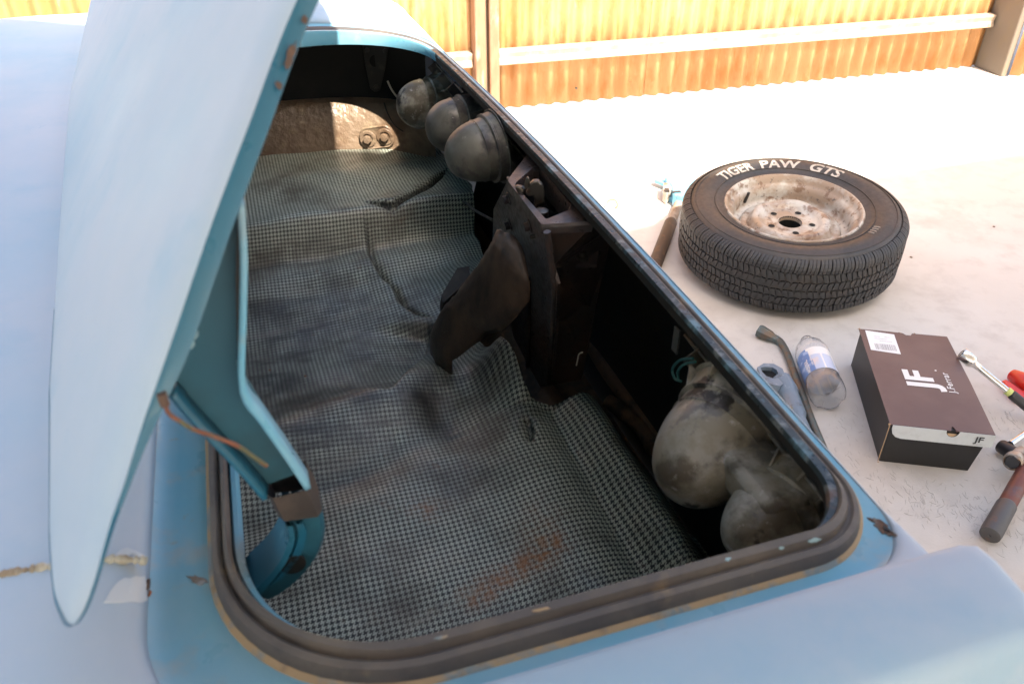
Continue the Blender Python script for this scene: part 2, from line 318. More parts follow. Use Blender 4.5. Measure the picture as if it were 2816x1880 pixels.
# ------------------------------------------------------------------ fence
FP = onz(1181, 249, 0); FD = onz(2227, 155, 0)-FP; FD /= np.linalg.norm(FD); FN = np.array([FD[1], -FD[0], 0])   # FN points to the camera
def fe(d, n, z): return tuple(FP+FD*d+FN*n+CZ*z)
fence = thing('corrugated_fence', 'rusty orange corrugated steel fence behind the white slab, with rails and steel posts', 'fence', fe(1.2, 0, 0))
def sheet(d0, d1, off, z0=.004, z1=1.9, ph=0):
    b = B(); n = int((d1-d0)/.0762*14); rows = []
    zs = [z0, .4, 1.0, z1]
    ds = np.linspace(d0, d1, n+1)
    for z in zs: rows.append([fe(d, off+.0125*math.sin(2*math.pi*(d+ph)/.0762), z) for d in ds])
    b.grid(rows); o = b.out('corrugated_sheet', 'fence', fence, sharp=0); solid(o, .0012, 0); return o
seams = [-2.2, -1.24, -.285, .657, 1.61, 2.60]
for i in range(len(seams)-1): sheet(seams[i], seams[i+1]+.012, -.012+(i % 2)*.0035)
sheet(2.60, 3.70, .192, ph=.02); sheet(3.69, 4.7, .192, ph=.02)
# sheets fixed with a lapped joint strip shadow: rails
def rail(d0, d1, z0, z1, depth=.045):
    b = B(); pr = [(.0, z0), (.012, z0), (depth, z0+.002), (depth+.001, z0+.010), (depth-.006, (z0+z1)/2), (depth+.001, z1-.010), (depth-.002, z1-.001), (.0, z1)]
    b.grid([[fe(d, n, z) for n, z in pr] for d in (d0, (d0+d1)/2, d1)], True, True)
    return b.out('rail', 'rail', fence, sharp=30)
for z in (.214, 1.10):
    rail(-2.2, -.205, z, z+.064); rail(-.088, 2.555, z, z+.064)
def post(d0, d1, n0, n1, mt, lip=False):
    b = B(); b.box(fe((d0+d1)/2, (n0+n1)/2, 1.0), FD*(d1-d0), FN*(n1-n0), CZ*2.0); o = b.out('post', mt, fence); bevel(o, .006, 2); return o
p1 = post(-.202, -.152, .0, .085, 'post'); post(-.138, -.092, .0, .085, 'post')
b = B(); b.box(fe(-.145, .02, 1.0), FD*.02, FN*.06, CZ*2.0); b.out('post_web', 'post_grey', fence)
post(2.565, 2.603, -.01, .185, 'post_grey')
b = B()
for d, z in ((2.86, .20), (2.94, .20), (3.02, .21), (.3, .07)):
    b.lathe(fe(d, .197 if d > 2 else .0, z), FN, [(0, .006), (.004, .005), (.005, 0.0001)], 8)
b.out('rivet', 'steel', fence)['kind'] = 'stuff'

# ------------------------------------------------------------------ carport roof over the photographer (casts the shade the photo shows)
cot = 1/math.tan(SUN_EL)
RZ = 2.65
def edge_from_shadow(x, y, z):    # roof-edge point whose shadow falls at (x, y, z)
    k = (RZ-z)*cot; return (x+SUN_H.x*k, y+SUN_H.y*k)
e = [edge_from_shadow(-1.55, 1.93, Z0), edge_from_shadow(-.86, 1.66, Z0), edge_from_shadow(-.145, 1.53, Z0), edge_from_shadow(1.48, 2.98, 0), edge_from_shadow(2.6, 3.36, 0)]
extL = (e[0][0]-4, e[0][1]+1.6); extR = (e[-1][0]+4, e[-1][1]+1.4)
carport = thing('carport', 'white sheet metal carport roof on posts over the car', 'carport', (1, -2, 0))
poly = [extL]+e+[extR, (extR[0], -7), (extL[0], -7)]
b = B(); b.prism([(x, y, RZ) for x, y in poly], (0, 0, .04)); b.out('roof_sheet', 'roof', carport, smooth=False)
for x, y in ((-5, -1), (-5, -6.5), (5.5, -.6), (5.5, -6.5)):
    b = B(); b.box((x, y, RZ/2), (.09, 0, 0), (0, .09, 0), (0, 0, RZ)); b.out('roof_post', 'roof', carport, smooth=False)

# ================================================================== CAR
carobj = thing('car', 'old faded light blue car with its boot lid raised, close in the foreground', 'car', car(.7, .5, 0))
NC = 14; NE = 60
def rr(near, rear, far, front, rc, zs=None, sub=None):
    """rounded rectangle in the car frame. rc: radii at near-rear, far-rear, far-front, near-front"""
    corners = [((near+rc[0], rear+rc[0]), rc[0], 180), ((far-rc[1], rear+rc[1]), rc[1], -90), ((far-rc[2], front-rc[2]), rc[2], 0), ((near+rc[3], front-rc[3]), rc[3], 90)]
    # order: near-rear corner -> along rear edge -> far-rear -> far edge -> far-front -> front -> near-front -> near edge
    pts = []; 
    zl = zs if isinstance(zs, (list, tuple)) else [zs]*4   # near, rear, far, front
    starts = [180, 270, 0, 90]; zpair = [(0, 1), (1, 2), (2, 3), (3, 0)]
    arcs = []
    for (c, r, _), a0, zp in zip(corners, starts, zpair):
        arc = []
        for k in range(NC+1):
            q = k/NC; a = R(a0+90*q); z = zl[zp[0]]*(1-q)+zl[zp[1]]*q
            arc.append((c[0]+r*math.cos(a), c[1]+r*math.sin(a), z))
        arcs.append(arc)
    # angles are measured with s as x axis and t as y axis: 180..270 is near-rear
    for i in range(4):
        pts += arcs[i]; a = arcs[i][-1]; b_ = arcs[(i+1) % 4][0]
        for k in range(1, NE): q = k/NE; pts.append(tuple(a[j]*(1-q)+b_[j]*q for j in range(3)))
    return pts
def bow(pts, amt=.012):
    return [(s, t-amt*max(0, 1-((s-.62)/.62)**2)*max(0, 1-max(0, t)/.2) if t < .2 else t, z) for s, t, z in pts]
def ring(*a, **k): return [car(*p) for p in bow(rr(*a, **k))]
RC = lambda a, b_, c, d: (a, b_, c, d)
def loft(name, rings, m, parent, sharp=40):
    b = B(); b.grid(rings, True); return b.out(name, m, parent, sharp, fixn=True)
# inner pinch flange (scuffed lip) and its inside wall
lip = loft('inner_flange', [
    ring(-.045, -.014, 1.54, .46, (.06, .235, .20, .10), zs=(.828, .827, .818, .828)),
    ring(.004, -.0125, 1.452, .397, (.06, .235, .20, .10), zs=(.826, .8275, .812, .826)),
    ring(.000, -.004, 1.445, .3925, (.052, .235, .20, .10), zs=(.828, .829, .815, .828)),
    ring(-.0005, -.002, 1.445, .391, (.052, .235, .20, .10), zs=(.838, .8405, .8405, .8425)),
    ring(-.0015, -.0035, 1.448, .393, (.052, .237, .202, .102), zs=(.842, .8445, .8445, .8455)),
    ring(-.0020, -.010, 1.453, .396, (.053, .24, .204, .104), zs=(.842, .8445, .845, .8455)),
    ring(-.0028, -.0125, 1.457, .398, (.054, .242, .205, .105), zs=(.838, .840, .842, .842)),
    ring(-.003, -.013, 1.460, .399, (.055, .242, .205, .105), zs=(.828, .828, .828, .828))], 'lip', carobj)
lip.data.materials.append(M['gutter']); lip.data.materials.append(M['edge']); lip.data.materials.append(M['black'])
for p in lip.data.polygons:
    c = p.center; q = np.array(c)-CO; s_, t_ = q@CT, q@CF
    if s_ > 1.22 and t_ > -.005: p.material_index = 1
    elif t_ > .33: p.material_index = 1
    elif c.z < .836: p.material_index = 3
# rubber weatherstrip with two ribs
seal = loft('weatherstrip', [
    ring(-.0025, -.0095, 1.4535, .3985, (.054, .24, .205, .105), zs=(.836, .838, .840, .838)),
    ring(-.0035, -.0100, 1.4545, .3980, (.054, .24, .205, .105), zs=(.850, .8425, .846, .850)),
    ring(-.0065, -.0105, 1.4580, .3995, (.056, .242, .205, .107), zs=(.8545, .8440, .8475, .8545)),
    ring(-.0118, -.0120, 1.4640, .4015, (.058, .244, .207, .111), zs=(.8535, .8430, .8480, .8535)),
    ring(-.0142, -.0130, 1.4680, .4035, (.060, .246, .209, .113), zs=(.8480, .8410, .8460, .8480)),
    ring(-.0160, -.0140, 1.4700, .4045, (.061, .246, .209, .114), zs=(.8485, .8410, .8460, .8490)),
    ring(-.0185, -.0155, 1.4730, .4065, (.063, .248, .211, .116), zs=(.8520, .8425, .8475, .8520)),
    ring(-.0225, -.0175, 1.4760, .4090, (.065, .250, .213, .118), zs=(.8510, .8425, .8475, .8510)),
    ring(-.0245, -.0190, 1.4790, .4108, (.067, .252, .215, .120), zs=(.8460, .8410, .8450, .8460)),
    ring(-.0255, -.0195, 1.4800, .4115, (.067, .252, .215, .121), zs=(.8390, .8380, .8400, .8390))], 'rubber', carobj)
glue = loft('seal_adhesive', [
    ring(-.0240, -.0185, 1.479, .4100, (.066, .252, .215, .120), zs=(.8425, .8400, .8420, .8430)),
    ring(-.0275, -.0205, 1.483, .4132, (.069, .254, .217, .122), zs=(.8408, .8395, .8408, .8406)),
    ring(-.0287, -.0212, 1.484, .4142, (.069, .254, .217, .122), zs=(.8385, .8375, .8385, .8385))], 'glue', carobj)
gut = loft('drip_channel', [
    ring(-.003, -.013, 1.456, .400, (.056, .243, .206, .106), zs=(.836, .836, .837, .837)),
    ring(-.0265, -.0200, 1.482, .4125, (.068, .254, .217, .122), zs=(.8395, .8388, .8400, .8390)),
    ring(-.0360, -.0228, 1.500, .4330, (.066, .262, .225, .110), zs=(.8385, .8385, .8395, .8370)),
    ring(-.0415, -.0245, 1.510, .4430, (.062, .268, .228, .104), zs=(.8400, .8385, .8410, .8385)),
    ring(-.0440, -.0255, 1.516, .4480, (.058, .270, .230, .100), zs=(.8440, .8385, .8450, .8430))], 'gutter', carobj)
def ringb(*a, **k): return ring(*a, **k)
body = loft('body_shell', [
    ring(-.0440, -.0255, 1.516, .4480, (.058, .270, .230, .100), zs=(.8440, .8385, .8450, .8430)),
    ring(-.0450, -.0262, 1.519, .4500, (.056, .270, .230, .099), zs=(.8520, .8395, .8520, .8520)),
    ring(-.0475, -.0272, 1.524, .4540, (.052, .262, .230, .098), zs=(.8575, .8390, .8560, .8570)),
    ring(-.0545, -.0285, 1.535, .4650, (.044, .240, .235, .098), zs=(.8625, .8375, .8595, .8605)),
    ring(-.0800, -.0300, 1.57, .55, (.034, .16, .24, .11), zs=(.8655, .835, .8630, .8640)),
    ring(-.1050, -.0320, 1.63, .70, (.026, .09, .24, .12), zs=(.8640, .830, .8640, .8690)),
    ring(-.1170, -.0390, 1.68, .90, (.022, .06, .24, .14), zs=(.8620, .822, .8590, .8740)),
    ring(-.1220, -.0450, 1.70, 1.15, (.020, .05, .24, .16), zs=(.8520, .812, .8480, .8790)),
    ring(-.1290, -.0680, 1.72, 1.5, (.020, .05, .24, .18), zs=(.8200, .785, .80, .885)),
    ring(-.1480, -.1320, 1.74, 1.9, (.022, .05, .24, .18), zs=(.7000, .715, .70, .87)),
    ring(-.1560, -.1550, 1.75, 2.0, (.022, .05, .24, .18), zs=(.5000, .50, .50, .60)),
    ring(-.1300, -.1400, 1.72, 1.97, (.022, .05, .24, .18), zs=(.2500, .25, .25, .25))], 'paint', carobj, sharp=50)
for o in (body,):
    solid(o, .0012, -1)

# quarter panel tail end, standing a little behind and above the deck corner
qp = [(-.0462, .8470), (-.0478, .8560), (-.0500, .8610), (-.0560, .8655), (-.0700, .8680), (-.0950, .8690), (-.1120, .8680), (-.1185, .8645), (-.1220, .8570), (-.1250, .8400), (-.1320, .78), (-.1480, .70), (-.156, .50)]
def qend(t0, flip=False):
    b = B(); rows = []
    for t_, dz, ds in ((1.3, -.004, 0), (.8, 0, 0), (.4, 0, 0), (.16, 0, 0), (.04, 0, 0), (-.01, 0, 0), (-.030, -.0005, 0), (-.038, -.0015, .0005), (-.0425, -.0040, .001), (-.0445, -.009, .002), (-.0450, -.03, .003), (-.050, -.08, .004)):
        tt = t_*1.0; rows.append([car(s_+ds, tt+(.010*max(0, (-.06-s_)/.06)**1.5 if t_ < -.005 else 0)+(.006*(1-min(1, (-.046-s_)/.010)) if t_ < -.02 else 0), z_+dz) for s_, z_ in qp])
    b.grid(rows); return b.out('quarter_panel', 'paint', carobj, sharp=55)
qe = qend(0); solid(qe, .0012, -1)

# boot interior: floor pan, walls
def panel(name, pts, m, th=None, nsub=1):
    b = B(); b.add(pts, [tuple(range(len(pts)))]); o = b.out(name, m, carobj, smooth=False, fixn=False)
    if th: solid(o, th, 0)
    return o
zb = .30
# rear wall inner skin: leans back under the rear edge
b = B(); rows = []
for t_, z_ in ((-.0135, .828), (-.022, .823), (-.040, .803), (-.058, .778), (-.105, .715), (-.128, .62), (-.142, .52), (-.12, .44), (-.085, .40), (-.085, .30)):
    rows.append([car(s_, t_-.0115*max(0, 1-((s_-.62)/.62)**2), z_) for s_ in np.linspace(-.05, 1.42, 50)])
b.grid(rows); b.out('inner_rear_wall', 'black', carobj)
b = B(); rows = []
for s_, z_ in ((.025, .80), (.0, .81), (-.05, .80), (-.075, .7), (-.08, .30)):
    rows.append([car(s_, t_, z_) for t_ in np.linspace(-.02, .95, 8)])
b.grid(rows); b.out('inner_near_wall', 'black', carobj)
# far wall: black above, brown panel below with a stepped swage
def wbend(t_): return -.14*math.exp(-(max(t_, -.03)+.03)/.085)
b = B(); rows = []
for s_, z_ in ((1.50, .81), (1.56, .80), (1.585, .77), (1.590, .70), (1.575, .672)):
    rows.append([car(s_+wbend(t_), t_, z_) for t_ in np.linspace(-.035, .95, 60)])
b.grid(rows); b.out('inner_far_wall_upper', 'black', carobj)
b = B(); rows = []
prof = [(1.575, .673), (1.562, .669), (1.552, .662), (1.546, .65), (1.540, .64), (1.532, .62), (1.528, .58), (1.520, .56), (1.515, .3)]
for s_, z_ in prof: rows.append([car(s_+wbend(t_), t_, z_) for t_ in np.linspace(-.035, .95, 60)])
b.grid(rows); b.out('inner_far_wall_lower', 'brown_wall', carobj)
# front bulkhead and floor pan
b = B(); b.grid([[car(s_, .93, z_) for s_ in (-.08, 1.6)] for z_ in (.83, .3)]); b.out('seat_bulkhead', 'black', carobj)
b = B(); rows = []
for t_ in np.linspace(-.12, .95, 90):
    rows.append([])
    for s_ in np.linspace(-.085, 1.6, 60):
        z_ = .43+.020*math.exp(-((t_+.045)/.016)**2)+.006*math.sin(14*s_)*math.exp(-((t_+.01)/.03)**2)-.02*math.exp(-((t_-.005)/.012)**2)
        rows[-1].append(car(s_, t_, z_))
b.grid(rows); b.out('boot_floor', 'rusty_floor', carobj, sharp=0)
# rolled stiffener and rumpled strip of old sealer beside the mat
for pts, r_, mm in (([(1288, 705), (1345, 765), (1400, 850), (1460, 930), (1520, 1015), (1600, 1110)], .017, 'rusty_floor'), ([(1395, 920), (1430, 945), (1475, 985), (1500, 1030)], .012, 'rusty_floor')):
    b = B(); b.tube(smoothpath([car(*st(x, y, .462), .462) for x, y in pts], 6), r_, 10); b.out('floor_stiffener', mm, carobj)
# bracket on far wall
def onwall(x, y, off=0, upper=False):
    r = sight(x, y); o = _C-CO; best = None
    for k in np.linspace(.8, 2.6, 3000):
        q = o+r*k; s_, t_, z_ = q@CT, q@CF, q[2]
        sw = (1.575 if upper else float(np.interp(z_, [.3, .56, .58, .62, .64, .65, .662, .669, .673], [1.515, 1.52, 1.528, 1.532, 1.540, 1.546, 1.552, 1.562, 1.575])))+wbend(t_)-off
        if s_ >= sw: return V(q+CO)
    return V(q+CO)
def wnormal(p): return V(CT)*-1
tb = lambda x, y: onwall(x, y, .006, True)
trib = [(832, 103), (892, 105), (886, 150), (872, 208), (862, 212), (850, 205), (838, 150)]
b = B(); b.prism([tb(x, y) for x, y in trib], CT*.004); o = b.out('triangular_bracket', 'bracket_dark', carobj, smooth=False); bevel(o, .003)
for x, y in ((842, 116), (884, 117), (863, 200)):
    b = B(); b.lathe(V(tb(x, y)), -CT, [(0, .006), (.004, .006), (.005, .0001)], 6); b.out('bolt', 'bracket_dark', carobj, smooth=False)
b = B(); b.lathe(V(tb(861, 140)), -CT, [(0, .013), (.001, .013), (.0012, .0001)], 16); b.out('bracket_hole', 'rim_hole', carobj)
# oval plate with two bolts, lying on the curved wall
e0 = onwall(826, 319, .002); e1_ = onwall(905, 309, .002); pc = (e0+e1_)/2; ax = e1_-e0; halfL = ax.length/2; ax.normalize()
ay = (Vector((0, 0, 1))-ax*ax.z).normalized(); PN = ax.cross(ay).normalized(); PN = PN if PN.dot(V(_C)-pc) > 0 else -PN
pl = B(); n = 40; outline = []
for k in range(n):
    a = 2*math.pi*k/n; outline.append((.028*(1 if math.cos(a) > 0 else -1)+.0255*math.cos(a), .0255*math.sin(a)))
outl = lambda k_, h: [pc+ax*x*k_*halfL/.0535+ay*y*k_+PN*h for x, y in outline]
pl.grid([outl(1, 0), outl(1, .004), outl(.93, .0065), outl(.86, .005), outl(.5, .005), outl(.01, .005)], True)
oval = pl.out('oval_plate', 'brown_wall', carobj)
for sx_ in (-.5, .48):
    c0 = pc+ax*halfL*sx_+PN*.005
    b = B(); b.lathe(c0, PN, [(0, .019), (.002, .019), (.003, .017), (.003, .012)], 24); b.lathe(c0+PN*.003, PN, [(0, .0095), (.007, .0095), (.008, .0085), (.008, .0001)], 6)
    b.out('hex_bolt', 'brown_wall', oval, sharp=25)
# ------------------------------------------------------------------ tail-lamp buckets
def bucket(px, py, tpos, Rr, L, mt, axis=(0, 1, 0), fins=True, seedr=0, dome=.55):
    """px,py: sight line to the centre; opens towards the rear wall"""
    c = V(ont(px, py, tpos)); a = (V(CF)*axis[1]+V(CT)*axis[0]+Vector((0, 0, axis[2]))).normalized()
    pr = [(-L*.95, Rr*1.06), (-L*.93, Rr*1.10), (-L*.86, Rr*1.10), (-L*.84, Rr*1.03), (-L*.4, Rr*1.0), (-L*.05, Rr*.985), (0, Rr*.985)]
    D_ = Rr*dome*1.75
    pr += [(.0015, Rr*.93), (.014, Rr*.905), (.0155, Rr*.925), (.0165, Rr*.90)]
    for k in range(1, 17):
        q = k/16*math.pi/2; pr.append((.0165+D_*.92*math.sin(q)**1.25, Rr*.895*max(.0005, math.cos(q))**.80))
    u_ = a.orthogonal().normalized(); w_ = a.cross(u_); rows = []
    for h, r in pr:
        rows.append([c+a*h+(u_*math.cos(2*math.pi*k/72)+w_*math.sin(2*math.pi*k/72))*r*(1+(.035*math.cos(2*2*math.pi*k/72+seedr)+.012*math.cos(5*2*math.pi*k/72+seedr*2))*min(1, max(0, h)/.03)) for k in range(72)])
    b = B(); b.grid(rows, True)
    o = b.out('lamp_bucket', mt, carobj, sharp=50)
    if fins:
        u = a.orthogonal().normalized(); w = a.cross(u)
        upv = (Vector((0, 0, 1))-a*a.z).normalized(); rt_ = a.cross(upv)
        for ang in (-50, -15, 25, 60):
            d = upv*math.cos(R(ang))+rt_*math.sin(R(ang))
            bb = B(); p0 = c+d*Rr*.97-a*L*.05; p1 = c+d*Rr*.97-a*L*.84; p2 = c+d*Rr*1.22-a*L*.84
            bb.prism([p0, p1, p2], a.cross(d)*.0022); bb.out('gusset', mt, o, smooth=False)
    # ring moulding
    b = B(); b.lathe(c, a, [(-.004, Rr*.99), (-.003, Rr*1.015), (0, Rr*1.015), (.001, Rr*.98)], 56); b.out('moulding', mt, o)
    return o
bucket(985, 238, -.006, .052, .032, 'bucket', (-.12, 1, .05), dome=.6, seedr=1)
bucket(1056, 287, -.004, .050, .032, 'bucket_dark', (-.12, 1, .05), dome=.55, seedr=2)
bucket(1118, 342, .002, .052, .016, 'bucket_dark', (-.10, 1, -.1), dome=.60, seedr=3, fins=False)
bucket(1668, 985, -.022, .053, .028, 'bucket', (-.50, 1, -.30), dome=.80, seedr=.5)
bucket(1790, 1160, -.022, .037, .022, 'bucket', (-.40, 1, -.15), dome=.75, seedr=1.5)
# plastic carrier panels following the rear wall behind the buckets, with stiffening ribs
def carrier(p, q, mt, nr):
    wl = [(-.036, .798), (-.052, .776), (-.082, .74), (-.098, .712), (-.110, .67)]
    bo = lambda s_: .0115*max(0, 1-((s_-.62)/.62)**2)
    b = B(); b.grid([[car(s_, t_-bo(s_)+.007, z_-.003) for s_ in np.linspace(p, q, 12)] for t_, z_ in wl]); o = b.out('lamp_carrier', mt, carobj); solid(o, .003, 0)
    for k in range(nr):
        s_ = p+(q-p)*(k+.5)/nr; b = B(); pts = [V(car(s_, t_-bo(s_)+.006, z_)) for t_, z_ in wl]; pts2 = [V(car(s_, t_-bo(s_)+.022, z_-.012)) for t_, z_ in wl[::-1]]
        b.prism(pts+pts2, V(CT)*.002); b.out('rib', mt, o, smooth=False)
carrier(.0, .30, 'bucket', 5); carrier(.86, 1.36, 'bucket_dark', 7)
# bridges between the buckets
b = B(); b.box(V(ont(1728, 1080, -.012)), V(CT)*.11, V(CF)*.050, Vector((0, 0, .034))); o = b.out('bucket_bridge', 'bucket', carobj); bevel(o, .008)
# lower rear lamp (third far reflector shadow body)
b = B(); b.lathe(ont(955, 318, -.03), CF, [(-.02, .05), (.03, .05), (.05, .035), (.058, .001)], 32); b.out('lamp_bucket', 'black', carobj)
for k, (pts, r_, mm) in enumerate((([(889, 186), (898, 205), (912, 224), (930, 241)], .0022, 'wire_white'), ([(881, 236), (890, 262), (905, 287), (925, 302)], .0014, 'rubber_black'))):
    b = B(); b.tube(smoothpath([onwall(x, y, .012+.0*k) for x, y in pts], 6), r_, 8); b.out('wire', mm, carobj)
b = B(); b.tube(smoothpath([ont(x, y, -.02) for x, y in ((1590, 822), (1560, 826), (1543, 845), (1548, 868), (1562, 874))], 6), .0014, 8)
b.tube(smoothpath([ont(x, y, -.02) for x, y in ((1595, 830), (1570, 835), (1556, 850), (1556, 872))], 6), .0014, 8); b.out('wire', 'wire_teal', carobj)
b = B(); b.tube(smoothpath([ont(x, y, -.03) for x, y in ((1050, 455), (1062, 462), (1075, 470), (1085, 480), (1130, 505))], 5), .0025, 8); b.out('wire', 'bucket_dark', carobj)
p = V(ont(1551, 780, -.055)); b = B(); b.box(p, V(CT)*.012, V(CF)*.002, Vector((0, 0, .03))); b.out('paper_tag', 'bucket_dark', carobj)

# ------------------------------------------------------------------ latch bracket
def c6(x, y): return ((1100+x/2.09)/1.1988, (350+y/2.09)/1.1988)
def cz(x, y, z):
    a = c6(x, y); return V(car(*st(a[0], a[1], z), z))
ZT = .824
top_o = [cz(735, 138, ZT), cz(775, 140, ZT), cz(960, 352, ZT), cz(1113, 535, ZT), cz(1108, 548, ZT), cz(825, 560, ZT), cz(808, 556, ZT), cz(618, 308, ZT), cz(622, 290, ZT)]
top_i = [cz(770, 238, ZT), cz(800, 235, ZT), cz(895, 345, ZT), cz(974, 438, ZT), cz(960, 468, ZT), cz(850, 522, ZT), cz(838, 522, ZT), cz(665, 335, ZT), cz(672, 318, ZT)]
dn = Vector((0, 0, -1))
b = B()
b.grid([[p+dn*.030 for p in top_i], [p+dn*.004 for p in top_i], [p.lerp(q, .08) for p, q in zip(top_i, top_o)], [p.lerp(q, .92) for p, q in zip(top_i, top_o)], [p+dn*.003 for p in top_o], [p+dn*.012 for p in top_o]], True)
latch = b.out('latch_support', 'bracket', carobj, sharp=35)
# angled front faces and long leg
fA, fB, fC = cz(620, 303, ZT-.006), cz(810, 560, ZT-.006), cz(1110, 545, ZT-.006)
gA = cz(537, 470, .765); gB = cz(530, 690, .745); gC = cz(870, 790, .752); gD = cz(915, 792, .75); gE = cz(1140, 600, .775)
hA = cz(620, 800, .70); hB = cz(700, 1390, .53); hC = cz(730, 1512, .505); hD = cz(868, 1482, .505); hE = cz(898, 1120, .62); hF = cz(905, 900, .70)
fnrm = (fB-fA).cross(hD-fA).normalized(); fnrm = fnrm if fnrm.dot(V(_C)-fA) > 0 else -fnrm
def fpl(x, y, off=0): return V(onplane(*c6(x, y), fA+fnrm*off, fnrm))
fpts = [(620, 303), (810, 560), (850, 640), (870, 790), (905, 900), (898, 1120), (868, 1482), (730, 1512), (700, 1390), (640, 1150), (600, 800), (530, 690), (537, 470)]
b = B(); b.prism([fpl(*p) for p in fpts], fnrm*-.004); o = b.out('front_plate', 'bracket', latch, smooth=False)
b = B(); b.prism([fB, fC, gE, gD, gC], dn*.004); o = b.out('gusset_plate', 'bracket', latch, smooth=False)
b = B(); b.prism([gD, hF, hE, hD, hD-V(CF)*.05, hE-V(CF)*.06, gE-V(CF)*.02], V(CT)*.004); o = b.out('side_plate', 'bracket', latch, smooth=False)
# folded edge along the top front
b = B(); b.tube([fA+Vector((0, 0, .003)), fB+Vector((0, 0, .003))], .0022, 8); b.out('folded_edge', 'shield', latch)
nrm = fnrm
for pts in ([(845, 600), (868, 780), (890, 900), (875, 1200), (858, 1470)], [(742, 870), (745, 1150), (735, 1380)]):
    b = B(); b.tube([fpl(*p, .001) for p in pts], .0045, 8); b.out('pressed_rib', 'bracket', latch)
for x, y in ((625, 412), (632, 560), (745, 566)):
    s_ = fpl(x, y)
    b = B(); b.lathe(V(s_), nrm, [(0, .0095), (.0015, .0095), (.0018, .006)], 20); b.lathe(V(s_)+nrm*.0015, nrm, [(0, .0062), (.006, .0062), (.0065, .0055), (.0065, .0001)], 6); b.out('bolt', 'bracket', latch, sharp=25)
b = B(); b.lathe(fpl(775, 625), nrm, [(0, .003), (.006, .003), (.007, .0001)], 10); b.lathe(fpl(655, 685), nrm, [(0, .003), (.004, .003), (.005, .0001)], 10); b.out('rivet', 'steel', latch)['kind'] = 'stuff'
# latch mechanism: claw, hook and lever standing in the slot
zz = .815
def mech(pts, mt, name, th=.010, z=.812):
    b = B(); n_ = V(CT)*-.6+V(CF)*.2; n_.normalize()
    ps = [V(onplane(*c6(x, y), cz(770, 430, z), n_)) for x, y in pts]
    b.prism(ps, n_*-th); o = b.out(name, mt, latch, smooth=False); bevel(o, .0018); return o
mech([(745, 330), (765, 312), (795, 310), (818, 330), (830, 370), (830, 440), (800, 445), (780, 462), (768, 455), (775, 420), (765, 395), (735, 400), (722, 385), (740, 350)], 'steel', 'latch_claw', .009)
mech([(728, 290), (742, 290), (748, 312), (742, 345), (722, 368), (712, 340)], 'steel', 'latch_lever', .005)
mech([(660, 350), (675, 338), (700, 348), (715, 368), (700, 395), (675, 375)], 'steel', 'latch_spring', .008)
mech([(772, 452), (786, 440), (800, 470), (830, 470), (838, 510), (820, 528), (790, 500), (775, 478)], 'steel', 'latch_hook', .007)
for x, y, r_ in ((690, 362, .007), (812, 495, .009), (800, 350, .006)):
    b = B(); b.lathe(cz(x, y, .815), (0, 0, 1), [(-.012, r_), (.004, r_), (.006, r_*.6), (.006, .0001)], 16); b.out('latch_pin', 'steel', latch)
b = B(); b.prism([cz(940, 752, .745), cz(1150, 660, .755), cz(1160, 700, .745), cz(1130, 790, .735), cz(915, 795, .738)], dn*.004); b.out('side_gusset', 'bracket', latch, smooth=False)
b = B(); b.lathe(cz(1050, 742, .752), (0, 0, 1), [(-.004, .008), (.0, .008), (.001, .005), (.006, .005), (.007, .0001)], 14); b.out('screw', 'steel', latch)
# brown curved shield plate in front of the leg
sh_l = [(575, 640), (520, 710), (455, 795), (380, 890), (300, 990), (240, 1060), (192, 1180)]
sh_r = [(670, 640), (715, 740), (737, 870), (737, 1000), (610, 1150), (495, 1200), (300, 1342)]
zsl = [.748, .735, .70, .665, .63, .60, .545]; zsr = [.765, .755, .735, .70, .645, .61, .545]
LF = smoothpath([cz(*a, za) for a, za in zip(sh_l, zsl)], 5); RF = smoothpath([cz(*a, za) for a, za in zip(sh_r, zsr)], 5)
b = B(); rows = []
for i, (A, C_) in enumerate(zip(LF, RF)):
    row = []
    for k in range(15):
        q = k/14; dent = .0015*math.sin(i*.9+k*1.7)+.001*math.sin(i*2.3-k*.8); row.append(A.lerp(C_, q)+(V(CF)*.012+Vector((0, 0, .014)))*(math.sin(math.pi*q)**.7)+Vector((0, 0, dent)))
    rows.append(row)
e_ = rows[-1]; cdir = (LF[-1]-LF[-6]).normalized()
for k, (ext, dz) in enumerate(((.008, -.004), (.013, -.012), (.014, -.024))):
    rows.append([p+cdir*ext*math.sin(math.pi*(j+.5)/15)**.5+Vector((0, 0, dz)) for j, p in enumerate(e_)])
b.grid(rows); o = b.out('curved_shield', 'shield', latch, sharp=50); solid(o, .003, 0)
b = B(); b.tube(smoothpath([p+V(CF)*.003+Vector((0, 0, .004)) for p in (cz(585, 625, .752), cz(630, 628, .75), cz(680, 690, .735), cz(715, 790, .71), cz(735, 865, .70))], 5), .0016, 8); b.out('shield_edge', 'shield', latch)
b = B(); b.prism([cz(330, 808, .60), cz(400, 797, .60), cz(400, 850, .598), cz(350, 920, .59), cz(245, 1010, .57), cz(238, 965, .575)], V(CF)*.004+Vector((0, 0, -.02))); b.out('rubber_bumper', 'rubber_black', latch, smooth=False)

